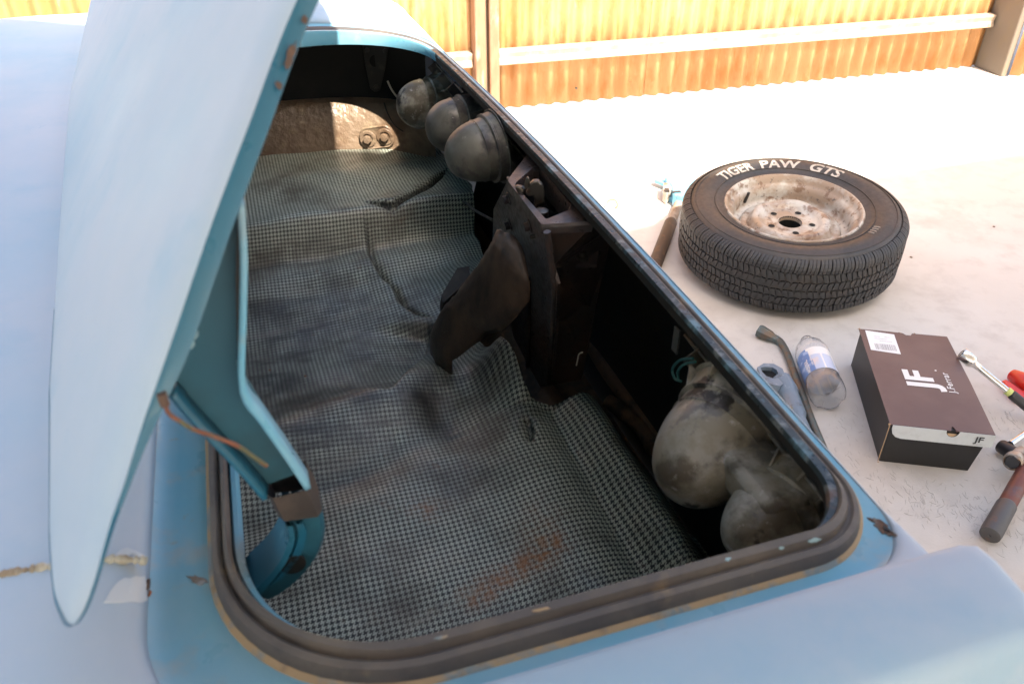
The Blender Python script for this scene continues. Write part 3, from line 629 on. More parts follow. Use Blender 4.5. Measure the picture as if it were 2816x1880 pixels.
# ------------------------------------------------------------------ boot lid
LZ = .93
def lth(s): return R(50+8*math.exp(-max(s+.02, 0)/.2))
def ltf(s): return float(np.interp(s, [-.05, 0, .06, .19, .41, .8, 1.43, 1.6], [.462, .466, .476, .493, .513, .548, .578, .58]))
def lid(s, w, h=0):
    A = lth(s); return V(car(s, ltf(s)-w*math.cos(A)+h*math.sin(A), LZ+w*math.sin(A)+h*math.cos(A)))
def onlid(x, y):
    r = sight(x, y); o = _C-CO
    ks = np.linspace(.15, 3, 9000); P_ = o[None]+r[None]*ks[:, None]; sa = P_@CT; ta = P_@CF; za = P_[:, 2]
    A = np.radians(50+8*np.exp(-np.maximum(sa+.02, 0)/.2)); tfa = np.interp(sa, [-.05, 0, .06, .19, .41, .8, 1.43, 1.6], [.462, .466, .476, .493, .513, .548, .578, .58])
    f = (ta-tfa)*np.sin(A)+(za-LZ)*np.cos(A)
    i = np.where((f[:-1] > 0) & (f[1:] <= 0))[0][0]
    return float(sa[i]), float((tfa[i]-ta[i])*math.cos(A[i])+(za[i]-LZ)*math.sin(A[i]))
nearpx = [(668, 0), (560, 280), (457, 558), (378, 790), (305, 1000), (250, 1180), (215, 1310), (190, 1385), (168, 1425), (152, 1437), (136, 1425), (120, 1385), (110, 1310), (106, 1150), (107, 900), (130, 559), (165, 250), (205, 0)]
npx = [onlid(*p) for p in nearpx]
print('lid outline', [(round(a, 3), round(b_, 3)) for a, b_ in npx])
LW_TOP = .72
a0, a1 = npx[0], npx[1]
s_top = npx[0][0]
fr = npx[-1]
npx[-3:] = [(.41, 0.0), (.75, .003), (1.2, .004)]
outline = [(s_top+.13, LW_TOP), (s_top+.085, LW_TOP-.012), (s_top+.07, LW_TOP-.05), (s_top+.055, .55), (s_top+.03, .42)]+npx+[(1.38, .006), (1.44, .022), (1.475, .07), (1.48, .3), (1.475, .62), (1.44, .705), (1.35, LW_TOP+.005), (.85, LW_TOP+.02)]
P = [Vector((a, b_, 0)) for a, b_ in outline]; sm_ = []
N_ = len(P)
for i in range(N_):
    p0, p1, p2, p3 = P[i-1], P[i], P[(i+1) % N_], P[(i+2) % N_]
    nn = 6
    for k in range(nn):
        t = k/nn
        # centripetal-ish: clamp tangents so uneven spacing does not overshoot
        d = (p2-p1).length; m1 = (p2-p0).normalized()*min(d, (p1-p0).length*2); m2 = (p3-p1).normalized()*min(d, (p3-p2).length*2)
        h00 = 2*t**3-3*t*t+1; h10 = t**3-2*t*t+t; h01 = -2*t**3+3*t*t; h11 = t**3-t*t
        sm_.append(p1*h00+m1*h10+p2*h01+m2*h11)
cen = Vector((.72, .36, 0))
def inset(pts, dd):
    out = []; n = len(pts)
    for i in range(n):
        tn = (pts[(i+1) % n]-pts[i-1]).normalized(); nr = Vector((-tn.y, tn.x, 0))
        if nr.dot(cen-pts[i]) < 0: nr = -nr
        out.append(pts[i]+nr*dd)
    return out
def tolid(pts, h): return [lid(p.x, p.y, h) for p in pts]
def scaled(pts, k): return [cen+(p-cen)*k for p in pts]
lidroot = bpy.data.objects.new('boot_lid', bpy.data.meshes.new('boot_lid'))
HD = [.25+.75*float(ss(.05, .16, p.y)) if p.x < .3 else 1.0 for p in sm_]
def hemring(dd, h): return [lid(p.x, p.y, h*k) for p, k in zip(inset(sm_, dd), HD)]
rings = [hemring(.0035, -.0120), hemring(.0010, -.0113), hemring(0, -.005), tolid(inset(sm_, .0012), -.0025), tolid(inset(sm_, .005), 0.0), tolid(inset(sm_, .016), .003)]
base = inset(sm_, .016)
for k in (.975, .95, .92, .89, .85, .8, .75, .7, .6, .5, .4, .3, .2, .1, .01): rings.append(tolid(scaled(base, k), .003+.010*(1-k**2)))
b = B(); b.grid(rings, True); outer = b.out('boot_lid', 'paint', carobj, sharp=60)
outer.data.materials.append(M['edge'])
for p in outer.data.polygons:
    if p.index < len(sm_)*3: p.material_index = 1
# folded hem and inner panel under the skin
b = B(); b.grid([hemring(.0035, -.0120), hemring(.018, -.0140), hemring(.022, -.012), hemring(.05, -.010), hemring(.07, -.026)]+[[lid(p.x, p.y, -.026*h_) for p, h_ in zip(scaled(inset(sm_, .07), k), HD)] for k in (.8, .5, .2, .01)], True)
b.out('lid_inner_panel', 'edge', outer, sharp=30)
# rust and chips along the hem
def hem(v, h, out=.0012):   # v: 0..1 from the top of the frame down to px 4 of the near edge
    i = min(int(v*4), 3); f = v*4-i; q = (npx[i][0]*(1-f)+npx[i+1][0]*f, npx[i][1]*(1-f)+npx[i+1][1]*f); return lid(q[0], q[1], h)-V(CT)*out
for v0, v1 in ((.01, .03), (.06, .13), (.15, .165)):
    b = B(); n = 16; pts = []
    for k in range(n):
        a = 2*math.pi*k/n; q = random.uniform(.55, 1.05); pts.append(hem((v0+v1)/2+(v1-v0)/2*math.cos(a)*q, -.0085+.0022*math.sin(a)*q))
    b.prism(pts, V(CT)*.0008); b.out('rust_patch', 'rust_dull', outer, smooth=False)
# hinge: pressed channel arm + gooseneck
SH = .095
def hg(x, y, s=SH): return V(ons(x, y, s))
web = [(552, 430), (560, 560), (558, 700), (558, 858), (600, 925), (655, 1005), (702, 1078), (612, 1112), (560, 1050), (500, 985), (440, 920), (402, 872), (425, 800), (470, 680), (520, 545)]
b = B(); b.prism([hg(*p) for p in web], V(CT)*.003)
arm = b.out('hinge_arm', 'teal', outer, smooth=False)
fl = [(549, 440), (556, 560), (554, 700), (554, 860), (598, 930), (652, 1008), (700, 1082)]
b = B(); rows = [[], []]
pth = smoothpath([hg(*p) for p in fl], 4)
for i, p in enumerate(pth): rows[0].append(p); rows[1].append(p+V(CT)*-.016)
b.grid(rows); o = b.out('hinge_flange', 'gutter', arm); solid(o, .0035, 0)
fl2 = [(402, 876), (440, 922), (500, 988), (560, 1052), (612, 1114)]
b = B(); rows = [[], []]
for p in smoothpath([hg(*p) for p in fl2], 4): rows[0].append(p); rows[1].append(p+V(CT)*-.012+V(CF)*.002)
b.grid(rows); o = b.out('hinge_flange', 'edge', arm); solid(o, .003, 0)
b = B(); q0 = hg(560, 470)
b.prism([hg(545, 475, SH-.012), hg(554, 475, SH-.012), hg(556, 860, SH-.012), hg(545, 850, SH-.012), hg(540, 650, SH-.012)], V(CT)*.002); b.out('flange_gap', 'rubber_black', arm, smooth=False)
def sweepband(edgeA, edgeB, name, mt, parent, th, nsm=6):
    A = smoothpath([hg(*p) for p in edgeA], nsm); Bp = smoothpath([hg(*p) for p in edgeB], nsm); b = B()
    off = V(CT)*-th/2; 
    b.grid([[a+off*.6 for a in A], [a+off for a in [x.lerp(y, .12) for x, y in zip(A, Bp)]], [x.lerp(y, .88)+off for x, y in zip(A, Bp)], [y+off*.6 for y in Bp], [y-off for y in Bp], [a-off for a in A]]+[[a+off*.6 for a in A]])
    return b.out(name, mt, parent)
sweepband([(706, 1088), (722, 1115), (736, 1150)], [(610, 1112), (622, 1136), (636, 1163)], 'hinge_tape', 'tape', arm, .026)
sweepband([(736, 1150), (743, 1195), (730, 1245), (698, 1292), (655, 1328), (622, 1346)], [(648, 1162), (655, 1190), (645, 1230), (620, 1268), (590, 1300), (560, 1330)], 'gooseneck', 'teal', arm, .022)
sweepband([(668, 1165), (672, 1200), (655, 1245), (630, 1280), (600, 1318), (590, 1335)], [(650, 1165), (655, 1190), (640, 1235), (614, 1272), (580, 1305), (565, 1325)], 'gooseneck_rib', 'edge', arm, .032)
sweepband([(690, 1160), (700, 1185), (690, 1225), (670, 1255), (645, 1285)], [(672, 1163), (676, 1195), (660, 1240), (640, 1272), (612, 1305)], 'gooseneck_recess', 'edge', arm, .030)
b = B(); b.lathe(hg(672, 1290, SH-.013), -CT, [(0, .008), (.002, .008), (.002, .0001)], 16); b.out('pivot_slot', 'rim_hole', arm)
# far hinge arm, the same piece on the other side of the boot
for src in (arm,):
    c = src.copy(); c.matrix_parent_inverse = src.matrix_parent_inverse.copy(); COL.objects.link(c); c.location = tuple(CT*1.25)
b = B(); pth = smoothpath([V(ons(x, y, .02)) for x, y in ((370, 902), (378, 925), (388, 948), (412, 965), (445, 985), (485, 998), (515, 1010), (550, 1025), (585, 1050), (612, 1068))], 6)
b.tube(pth, .0010, 8); b.out('hinge_wire', 'wire_orange', outer)
b = B(); b.tube([V(p)+V(CT)*.0 for p in pth[:8]], .0022, 8); b.out('wire_grommet', 'rust_dull', outer)
for x, y, r_ in ((438, 765, .004), (434, 788, .003)):
    b = B(); b.lathe(hg(x, y, SH-.001), -CT, [(0, r_), (.002, r_*.8), (.003, .0001)], 10); b.out('weld_spot', 'speck', arm)

# ------------------------------------------------------------------ body blemishes
def patch(px, z, mt, name, th=.0012, parent=carobj, jit=0):
    b = B(); pts = [V(car(*st(x+random.uniform(-jit, jit), y+random.uniform(-jit, jit), z), z)) for x, y in px]
    b.prism(pts, Vector((0, 0, th))); return b.out(name, mt, parent, smooth=False)
from mathutils.bvhtree import BVHTree
def lay(px, o_, mt, name, th=.0004):
    vv, pp = [], []
    for q_ in (o_ if isinstance(o_, tuple) else (o_,)):
        k0 = len(vv); vv += [v.co.copy() for v in q_.data.vertices]; pp += [tuple(i+k0 for i in p.vertices) for p in q_.data.polygons]
    bv = BVHTree.FromPolygons(vv, pp)
    mx_ = sum(p[0] for p in px)/len(px); my_ = sum(p[1] for p in px)/len(px); rows = []
    for k in (1.0, 1.0, .8, .55, .3, .02):
        row = []
        for x, y in px:
            d = V(sight(mx_+(x-mx_)*k, my_+(y-my_)*k)).normalized(); h = bv.ray_cast(V(_C), d)
            if h[0] is None: return None
            n_ = h[1] if h[1].dot(d) < 0 else -h[1]; row.append(h[0]+n_*(-.001 if not rows else th+.0003))
        rows.append(row)
    b = B(); b.grid(rows, True)
    return b.out(name, mt, carobj, sharp=30)
def blob(cx, cy, rx, ry, n=18, rot=0, rough=.25):
    o = []
    for k in range(n):
        a = 2*math.pi*k/n; q = 1+random.uniform(-rough, rough); x = math.cos(a)*rx*q; y = math.sin(a)*ry*q
        o.append((cx+x*math.cos(rot)-y*math.sin(rot), cy+x*math.sin(rot)+y*math.cos(rot)))
    return o
lay(blob(2028, 1213, 30, 10, 26, .62, .35), (gut, body), 'rust_spot', 'rust_patch')
lay(blob(1998, 1192, 9, 3, 12, .62, .35), (gut, body), 'rust_dull', 'rust_patch')
lay(blob(2034, 1216, 9, 4, 12, .62, .35), (gut, body), 'rubber_black', 'rust_patch', .0012)
lay([(243, 1375), (252, 1358), (262, 1345), (272, 1334), (285, 1325), (297, 1327), (310, 1322), (322, 1324), (330, 1321), (334, 1340), (333, 1360), (336, 1378), (320, 1383), (300, 1380), (275, 1383), (250, 1382), (238, 1383)], (body, gut), 'pale_tone', 'pale_patch')  # two patches of paler colour laid over the body skin
lay([(262, 1274), (276, 1262), (290, 1257), (300, 1260), (308, 1262), (318, 1268), (332, 1275), (322, 1278), (300, 1274), (280, 1277)], (body, gut), 'pale_tone', 'pale_patch')
lay(blob(338, 1342, 3.5, 14, 14, .15, .3), (body, gut), 'rust_dull', 'rust_patch', .0008)
lay(blob(342, 1362, 3, 7, 12, .2, .3), (body, gut), 'rust', 'rust_patch', .0010)
lay(blob(455, 1330, 22, 9, 18, .3, .4), gut, 'rust_spot', 'rust_patch', .0003)
for cx_, cy_, rx, ry in ((1868, 1238, 14, 4.5), (1792, 1256, 5, 3), (1670, 1282, 6, 3.5), (1240, 1398, 20, 3), (1010, 1462, 15, 3.5), (930, 1466, 11, 3), (760, 1458, 14, 3), (600, 1370, 10, 3)):
    lay(blob(cx_, cy_, rx, ry, 14, -.22, .3), seal, 'speck' if cx_ > 1500 else 'glue', 'scuff', .0004)
# cracked seam sealer bead running along the body joint
def seam(pts, name='seam_sealer', r=.0028):
    b = B(); P_ = smoothpath([V(car(*st(x, y, z), z)) for x, y, z in pts], 10); rad = [r*random.uniform(.5, 1.25) for _ in P_]
    b.tube(P_, rad, 8); return b.out(name, 'caulk', carobj)
seam([(-160, 1350, .862), (0, 1320, .862), (60, 1308, .862), (105, 1300, .862), (170, 1292, .861), (235, 1283, .861), (290, 1283, .861), (335, 1286, .860)])
# ------------------------------------------------------------------ houndstooth mat
def mat_edge(s):   # rear (right-hand) edge of the mat as a function of s
    xs = [-.06, .16, .24, .35, .46, .535, .552, .562, .62, .68, .735, .86, 1.00, 1.20, 1.60]
    ys = [-.092, -.096, -.098, -.094, -.086, -.072, -.055, .034, .036, .040, .052, .045, -.030, -.060, -.060]
    return np.interp(s, xs, ys)
def seg_dist(S_, T_, poly):
    """signed distance (positive on the right/rear-far side) and position along a polyline"""
    best = np.full(S_.shape, 9.); sign = np.ones(S_.shape); al = np.zeros(S_.shape); nseg = len(poly)-1; si = 0
    for (a, b_) in zip(poly[:-1], poly[1:]):
        a = np.array(a); b_ = np.array(b_); d = b_-a; l2 = d@d
        k = np.clip(((S_-a[0])*d[0]+(T_-a[1])*d[1])/l2, 0, 1); dx = S_-(a[0]+k*d[0]); dy = T_-(a[1]+k*d[1]); dist = np.hypot(dx, dy)
        cr = d[0]*(T_-a[1])-d[1]*(S_-a[0]); m = dist < best; best = np.where(m, dist, best); sign = np.where(m, np.sign(cr), sign); al = np.where(m, (si+k)/nseg, al); si += 1
    seg_dist.along = al
    return best, sign
def mat_height(s, t):
    far = ss(1.095, 1.150, s+.03*(t-.2)) # shelf step
    shelf = .583+.006*np.exp(-((s-1.155)/.03)**2)
    step2 = ss(1.00, 1.07, s+.05*(t-.2))
    lower = .503+.016*step2
    z = lower*(1-far)+shelf*far
    # spare well dip and the dusty hump this side of it
    z = z-.020*np.exp(-(((s-.88)/.13)**2))*ss(.02, .2, t)
    z = z+.034*np.exp(-(((s-.66+.3*(t-.2))/.065)**2))*ss(.05, .2, t)
    z = z-.010*np.exp(-(((s-.55+.3*(t-.2))/.035)**2))*ss(.12, .28, t)
    # near floor lifts a little, and a longitudinal ridge along the rear side rolls down to the floor gap
    nearm = 1-ss(.52, .72, s)
    z = z+nearm*(.018*np.exp(-((t-.055)/.06)**2))
    ridge = nearm*(.034*np.exp(-((t+.042)/.030)**2))-nearm*.006*np.exp(-((t-.005)/.014)**2)
    z = z+ridge-.012*ss(1.34, 1.42, s)
    z = z-.028*ss(-.055, -.100, t)*(1-far*.8)*(1-.5*ss(.6, .9, s))
    # flap torn up around the latch foot
    z = z+.078*np.exp(-(((s-.650)/.062)**2+((t-.035)/.038)**2))+.012*np.exp(-(((s-.58)/.03)**2+((t-.04)/.03)**2))
    z = z-.014*np.exp(-(((s-.60)/.05)**2+((t-.15)/.035)**2))
    # drape beyond the latch, falls between bump and shelf
    z = z+.030*np.exp(-(((s-.93)/.09)**2+((t+.00)/.055)**2))
    z = z-.03*ss(.01, -.06, t)*ss(.95, 1.15, s)*0
    # general rumples
    z = z+.0016*np.sin(23*s+9*t)*np.sin(17*t-5*s)+.0007*np.sin(61*s-30*t+1.3)+.0006*np.sin(47*t+33*s)
    return z
def px2st(pts, z): return [st(x, y, z) for x, y in pts]
tearA = px2st([(826, 458), (862, 468), (900, 471), (932, 455), (955, 436), (985, 420), (1012, 396), (1030, 380)], .586)
tearB = px2st([(838, 520), (848, 562), (872, 592), (900, 610), (918, 642), (952, 664), (1003, 672)], .545)
tearC = px2st([(1215, 900), (1222, 925), (1221, 958)], .565)
ns, ntt = 560, 260
sv = np.linspace(-.055, 1.525, ns); Sg = np.repeat(sv[:, None], ntt, 1)
q = np.linspace(0, 1, ntt)[None, :]**1.15
Tg = mat_edge(sv)[:, None]*(1-q)+.93*q
Tg = Tg+.003*np.sin(Sg*41)*(1-q)**3+.0015*np.sin(Sg*97+1)*(1-q)**3
Zg = mat_height(Sg, Tg)
tear_mask = np.zeros(Sg.shape)
for tear, width, lift, sg in ((tearA, .045, .007, 1), (tearB, .06, .011, -1), (tearC, .03, .004, 1)):
    d, sgn = seg_dist(Sg, Tg, tear); d = np.abs(d+.0006*np.sin(Sg*160+Tg*120))
    side = (sgn*sg > 0); al = seg_dist.along; fade = ss(0, .22, al)*ss(1, .78, al); lift = lift*fade
    Zg = Zg+np.where(side, lift*np.exp(-(d/width)**1.5), 0)-np.where(~side, .007*fade*np.exp(-(d/.010)**2), 0)
    Zg = Zg-.008*fade*np.exp(-(d/.0040)**2); tear_mask = np.maximum(tear_mask, fade**.5*np.exp(-(d/.0026)**4))
dF, sF = seg_dist(Sg, Tg, px2st([(1000, 690), (990, 745), (955, 810), (920, 865), (895, 900)], .535)); alF = seg_dist.along
sgn_near = np.where(((Sg-.70)+(Tg-.16)*1.2) < 0, 1., 0.)
Zg = Zg-.026*ss(0, .016, dF*(sF*-1))*np.exp(-(dF/.07)**2)*ss(0, .1, alF)*ss(1, .75, alF)
du = np.sqrt(np.diff(Sg, axis=0)**2+np.diff(Zg, axis=0)**2); U_ = np.vstack([np.zeros((1, ntt)), np.cumsum(du, 0)])
dv = np.sqrt(np.diff(Tg, axis=1)**2+np.diff(Zg, axis=1)**2); V_ = np.hstack([np.zeros((ns, 1)), np.cumsum(dv, 1)])
V_ = V_+mat_edge(sv)[:, None]
# smooth the uv a little so tears do not shear it
U_ = np.repeat(np.cumsum(np.vstack([np.zeros((1, 1)), du.mean(1, keepdims=True)]), 0), ntt, 1)+.10*Zg; V_ = Tg*1.02+.12*Zg
vs = (CO[None, None, :]+CT*Sg[..., None]+CF*Tg[..., None]+CZ*Zg[..., None]).reshape(-1, 3)
idx = np.arange(ns*ntt).reshape(ns, ntt)
fs = np.stack([idx[:-1, :-1], idx[:-1, 1:], idx[1:, 1:], idx[1:, :-1]], -1).reshape(-1, 4)
me = bpy.data.meshes.new('rubber_mat'); me.vertices.add(len(vs)); me.vertices.foreach_set('co', vs.ravel())
me.loops.add(len(fs)*4); me.loops.foreach_set('vertex_index', fs.ravel().astype(np.int32)); me.polygons.add(len(fs))
me.polygons.foreach_set('loop_start', np.arange(0, len(fs)*4, 4, dtype=np.int32)); me.polygons.foreach_set('loop_total', np.full(len(fs), 4, dtype=np.int32))
me.update(calc_edges=True)
uvl = me.uv_layers.new(name='UVMap'); lu = np.stack([U_.ravel()[fs.ravel()], V_.ravel()[fs.ravel()]], -1); uvl.data.foreach_set('uv', lu.ravel())
wear = np.zeros((ns, ntt, 4)); wear[..., 3] = 1
g2 = lambda a, b_, sa, sb: np.exp(-(((Sg-a)/sa)**2+((Tg-b_)/sb)**2))
w_ = np.clip(g2(.90, .36, .19, .28)*1.2+g2(.66, .34, .11, .30)*1.4+g2(.72, .16, .08, .07)*1.2+g2(.50, .30, .08, .12)*.5+g2(.86, .10, .09, .05)*.8+g2(1.1, .3, .02, .2)*.9, 0, 1); wear[..., 0] = w_
ru = st(1165, 1285, .53); rv = st(1230, 1250, .53); dd, _ = seg_dist(Sg, Tg, [st(1090, 1330, .53), ru, rv, st(1262, 1232, .53)])
wear[..., 1] = np.exp(-(dd/.017)**2)+.55*g2(*st(975, 1130, .53), .02, .02)+.3*g2(*st(1250, 1190, .53), .05, .03)
dd, _ = seg_dist(Sg, Tg, [st(940, 1400, .53), st(985, 1370, .53), st(1030, 1345, .53), st(1080, 1325, .53)]); wear[..., 2] = np.exp(-(dd/.007)**2)
gm_ = np.zeros((ns, ntt, 4)); gm_[..., 3] = 1; gg = np.zeros(Sg.shape)
for x, y, z_, sa, sb, am_ in ((965, 900, .53, .030, .022, 1.0), (1000, 870, .54, .02, .02, .8), (900, 870, .53, .03, .03, .7), (640, 840, .53, .04, .05, .7), (720, 890, .53, .02, .06, .8), (860, 590, .54, .03, .03, .7), (600, 700, .51, .03, .09, .7), (760, 640, .51, .02, .06, .6), (820, 985, .53, .012, .02, .9), (1010, 950, .53, .03, .02, .7), (700, 1330, .52, .03, .05, .5), (1100, 1060, .53, .02, .04, .5)):
    gg = np.maximum(gg, am_*g2(*st(x, y, z_), sa, sb))
gm_[..., 0] = gm_[..., 1] = gm_[..., 2] = gg
at2 = me.color_attributes.new('grime', 'FLOAT_COLOR', 'POINT'); at2.data.foreach_set('color', gm_.reshape(-1))
wear[..., 3] = 1-tear_mask
at = me.color_attributes.new('wear', 'FLOAT_COLOR', 'POINT'); at.data.foreach_set('color', wear.reshape(-1))
mo = link('rubber_mat', me, 'hound', None, 0); solid(mo, .0022, 1)
me.polygons.foreach_set('use_smooth', np.ones(len(fs), dtype=bool))
tag(mo, 'torn houndstooth patterned rubber boot mat, worn and rust stained, lying in the open boot', 'boot mat')
for x, y, z_, lb_ in ((617, 840, .50, 'tiny orange crumb of rust lying on the mat nearest the hinge arm'), (700, 862, .50, 'tiny rust crumb on the worn middle of the mat'), (938, 705, .5, 'tiny rust crumb on the mat just below the long tear')):
    b = B(); b.lathe(car(*st(x, y, z_), float(mat_height(*[np.array(a) for a in st(x, y, z_)]))+.003), (0, 0, 1), [(0, .0016), (.001, .0014), (.0016, .0001)], 7)
    tag(b.out('grit', 'rust'), lb_, 'crumb', 'crumbs on the boot mat')
b = B(); pth = smoothpath([V(ont(x, y, -.03)) for x, y in ((1322, 838), (1325, 825), (1328, 812), (1336, 808))], 4); b.tube(pth, .001, 6)
tag(b.out('metal_shaving', 'wire_white'), 'thin curl of pale wire standing at the torn mat edge by the latch foot', 'wire scrap')

# ================================================================== SPARE WHEEL
wc = Vector((2.42*math.sin(R(20.5)), 2.42*math.cos(R(20.5)), 0)); TR = .33; TH = .205
wheel = thing('spare_wheel', 'used tyre with raised white letters on a dirty white steel wheel', 'wheel', wc)
a0_ = math.atan2(-wc.y, -wc.x)    # direction towards the camera
def wp(r, ang, z): return (wc.x+r*math.cos(ang), wc.y+r*math.sin(ang), z)
# carcass: lower bead, sidewall bulge, tread face, upper sidewall to bead
half = [(.196, .172), (.200, .180), (.206, .1835), (.214, .1815), (.226, .188), (.245, .1955), (.262, .1985), (.276, .1975), (.288, .194), (.292, .1945), (.297, .1905), (.306, .184), (.314, .174), (.3185, .165), (.3205, .15), (.3225, .125)]
tp = half+[(.323, .1025)]+[(r, TH-z) for r, z in half[::-1]]
b = B(); NT = 160
b.grid([[wp(r, 2*math.pi*k/NT, z) for k in range(NT)] for r, z in tp], True)
b.out('tyre', 'tyre', wheel, sharp=50)
def surf_r(z):  # tread crown radius at height z
    y = abs(z-TH/2); return .3275-.006*(y/.075)**2.4 if y < .075 else .3215-.35*(y-.075)
tb_ = B()
def tblock(angs, zs_, h=.0, lift=.0):
    """quad block: four (angle, z) corners"""
    top = []; bot = []
    for a, z in zip(angs, zs_):
        r = surf_r(z); top.append(wp(r+h, a, z)); bot.append(wp(r-.010, a, z))
    n = len(angs); f = [tuple(range(n))]+[(i, i+n, (i+1) % n+n, (i+1) % n) for i in range(n)]
    tb_.add(top+bot, f)
pitch = 2*math.pi/62
for k in range(62):
    for j, (zc, hh) in enumerate(((.143, .0145), (.1165, .013), (.0895, .013), (.063, .0145))):
        a = (k+(j % 2)*.5)*pitch; sk = pitch*.22*(1 if j % 2 else -1)
        g_ = pitch*.05
        # each block: hexagonal lug cut by a sipe into halves
        for side in (-1, 1):
            x0 = a+(0 if side > 0 else -pitch*.47)+(g_ if side > 0 else 0); x1 = a+(pitch*.44 if side > 0 else 0)-(0 if side > 0 else g_)
            xa, xb = x0, x1; n3 = (x1-x0)*.35
            zz0, zz1 = zc-hh+.0020, zc+hh-.0020
            if side > 0: tblock([xa-sk*.4, xb-n3-sk*.4, xb, xb-n3*.4+sk*.4, xa+sk*.4], [zz0, zz0+.0015, zc, zz1-.0015, zz1])
            else: tblock([xa+n3-sk*.4, xb-sk*.4, xb+sk*.4, xa+n3*.4+sk*.4, xa], [zz0+.0015, zz0, zz1, zz1-.0015, zc])
    for up_ in (1, -1):
        zz = lambda q: TH/2+up_*q
        a = k*pitch
        for (x0, x1) in ((.04, .30), (.34, .62), (.66, .92)):
            A, Bq = a+x0*pitch, a+x1*pitch
            # shoulder lug wraps over the edge in three facets
            prof = [(.326, .0545), (.3262, .066), (.3225, .0745), (.3150, .0815), (.3040, .0870)]
            top = [[wp(r, A+(i*.06*pitch), zz(y)), wp(r, Bq+(i*.06*pitch), zz(y))] for i, (r, y) in enumerate(prof)]
            bot = [[wp(r-.010, A+(i*.06*pitch), zz(y-.003)), wp(r-.010, Bq+(i*.06*pitch), zz(y-.003))] for i, (r, y) in enumerate(prof)]
            vs_ = [p for t_ in top for p in t_]+[p for t_ in bot for p in t_]; n = len(prof); f = []
            for i in range(n-1):
                f += [(2*i, 2*i+1, 2*i+3, 2*i+2), (2*i, 2*i+2, 2*i+2+2*n, 2*i+2*n), (2*i+1, 2*i+1+2*n, 2*i+3+2*n, 2*i+3)]
            f += [(0, 2*n, 2*n+1, 1)]
            tb_.add(vs_, f)
o = tb_.out('tread_blocks', 'tread', wheel, smooth=False); o['kind'] = 'stuff'
b = B(); b.grid([[wp(r, 2*math.pi*k/NT, z) for k in range(NT)] for r, z in ((.3165, .04), (.3188, .06), (.3198, .1025), (.3188, .145), (.3165, .165))], True); b.out('tread_base', 'groove', wheel)
# raised fine rings on the sidewall
b = B()
for r, z in ((.2885, .1965), (.2305, .1925)):
    b.grid([[wp(r-.0015, 2*math.pi*k/NT, z-.003) for k in range(NT)], [wp(r-.0008, 2*math.pi*k/NT, z) for k in range(NT)], [wp(r+.0008, 2*math.pi*k/NT, z-.0002) for k in range(NT)], [wp(r+.0015, 2*math.pi*k/NT, z-.003) for k in range(NT)]], True)
b.out('sidewall_ring', 'tyre', wheel)
# raised lettering
def arc_text(body, size, rmid, mid_ang, m, bold=0, sx=1, z=.1992, th=.0016, name='sidewall_lettering', shear=0, spacing=1.):
    me = textmesh(body, size, bold, sx, shear, 0, spacing); me.name = name
    import bmesh
    bm = bmesh.new(); bm.from_mesh(me)
    bmesh.ops.subdivide_edges(bm, edges=[e for e in bm.edges if e.calc_length() > size*.25], cuts=2)
    r_ = bmesh.ops.extrude_face_region(bm, geom=bm.faces[:]); 
    for e in r_['geom']:
        if isinstance(e, bmesh.types.BMVert): e.co.z -= .004
    for v in bm.verts:
        a = mid_ang-v.co.x/rmid; r = rmid+v.co.y; zs_ = np.interp(r, [.226, .245, .262, .276, .288], [.188, .1955, .1985, .1975, .194])
        v.co = Vector(wp(r, a, float(zs_)+th+v.co.z))-wheel.location
    bmesh.ops.recalc_face_normals(bm, faces=bm.faces); bm.to_mesh(me); bm.free()
    o = link(name, me, m, None, 0, smooth=False); o.parent = wheel; return o
far_a = math.atan2(wc.y, wc.x)   # away from the camera
def ang_at(x, y): p = onz(x, y, .198); return math.atan2(p[1]-wc.y, p[0]-wc.x)
am = (ang_at(1648, 400)+0)
w1, w2, w3 = (ang_at(1653, 425)+ang_at(1710, 385))/2, ang_at(1772, 379), ang_at(1886, 396)
rlet = np.mean([math.hypot(onz(x, y, .198)[0]-wc.x, onz(x, y, .198)[1]-wc.y) for x, y in ((1772, 379), (1886, 396), (1680, 403))])
rlet = .2475
arc_text('TIGER', .050, rlet, (ang_at(1650, 430)+ang_at(1712, 386))/2, 'letter', .0008, 1.02)
arc_text('PAW', .052, rlet, ang_at(1768, 378), 'letter', .0010, 1.08, shear=.1)
arc_text('GTS', .052, rlet, ang_at(1900, 403), 'letter', .0010, 1.08, shear=.2)
arc_text('/ / / /', .026, rlet-.004, ang_at(1985, 528), 'letter', .0003, .9)
# steel wheel, rolled lip, barrel, hat-shaped disc with holes
rp = [(.203, .170), (.2045, .180), (.201, .1855), (.1965, .1860), (.192, .1815), (.189, .172), (.186, .164), (.1815, .160), (.177, .156), (.172, .146), (.1705, .128), (.170, .118), (.1655, .112), (.158, .108), (.152, .106), (.150, .100), (.149, .060), (.149, .012)]
b = B(); b.grid([[wp(r, 2*math.pi*k/96, z) for k in range(96)] for r, z in rp], True)
rim = b.out('rim', 'rim', wheel, sharp=50)
dp = [(r, z+.016) for r, z in [(.1495, .092), (.148, .100), (.143, .104), (.136, .1045), (.128, .104), (.122, .112), (.116, .1225), (.110, .1275), (.103, .1285), (.094, .1265), (.086, .118), (.080, .112), (.072, .1105), (.060, .1105), (.0475, .111), (.0405, .1125), (.036, .1135), (.0345, .112), (.034, .100)]]
b = B(); rows = []
for r, z in dp:
    row = []
    for k in range(120):
        a = 2*math.pi*k/120; zz = z
        if .08 < r < .14: zz += .003*math.cos(5*a+.6)*math.sin((r-.08)/.06*math.pi)
        row.append(wp(r, a, zz))
    rows.append(row)
b.grid(rows, True); disc = b.out('wheel_disc', 'rim', wheel, sharp=60)
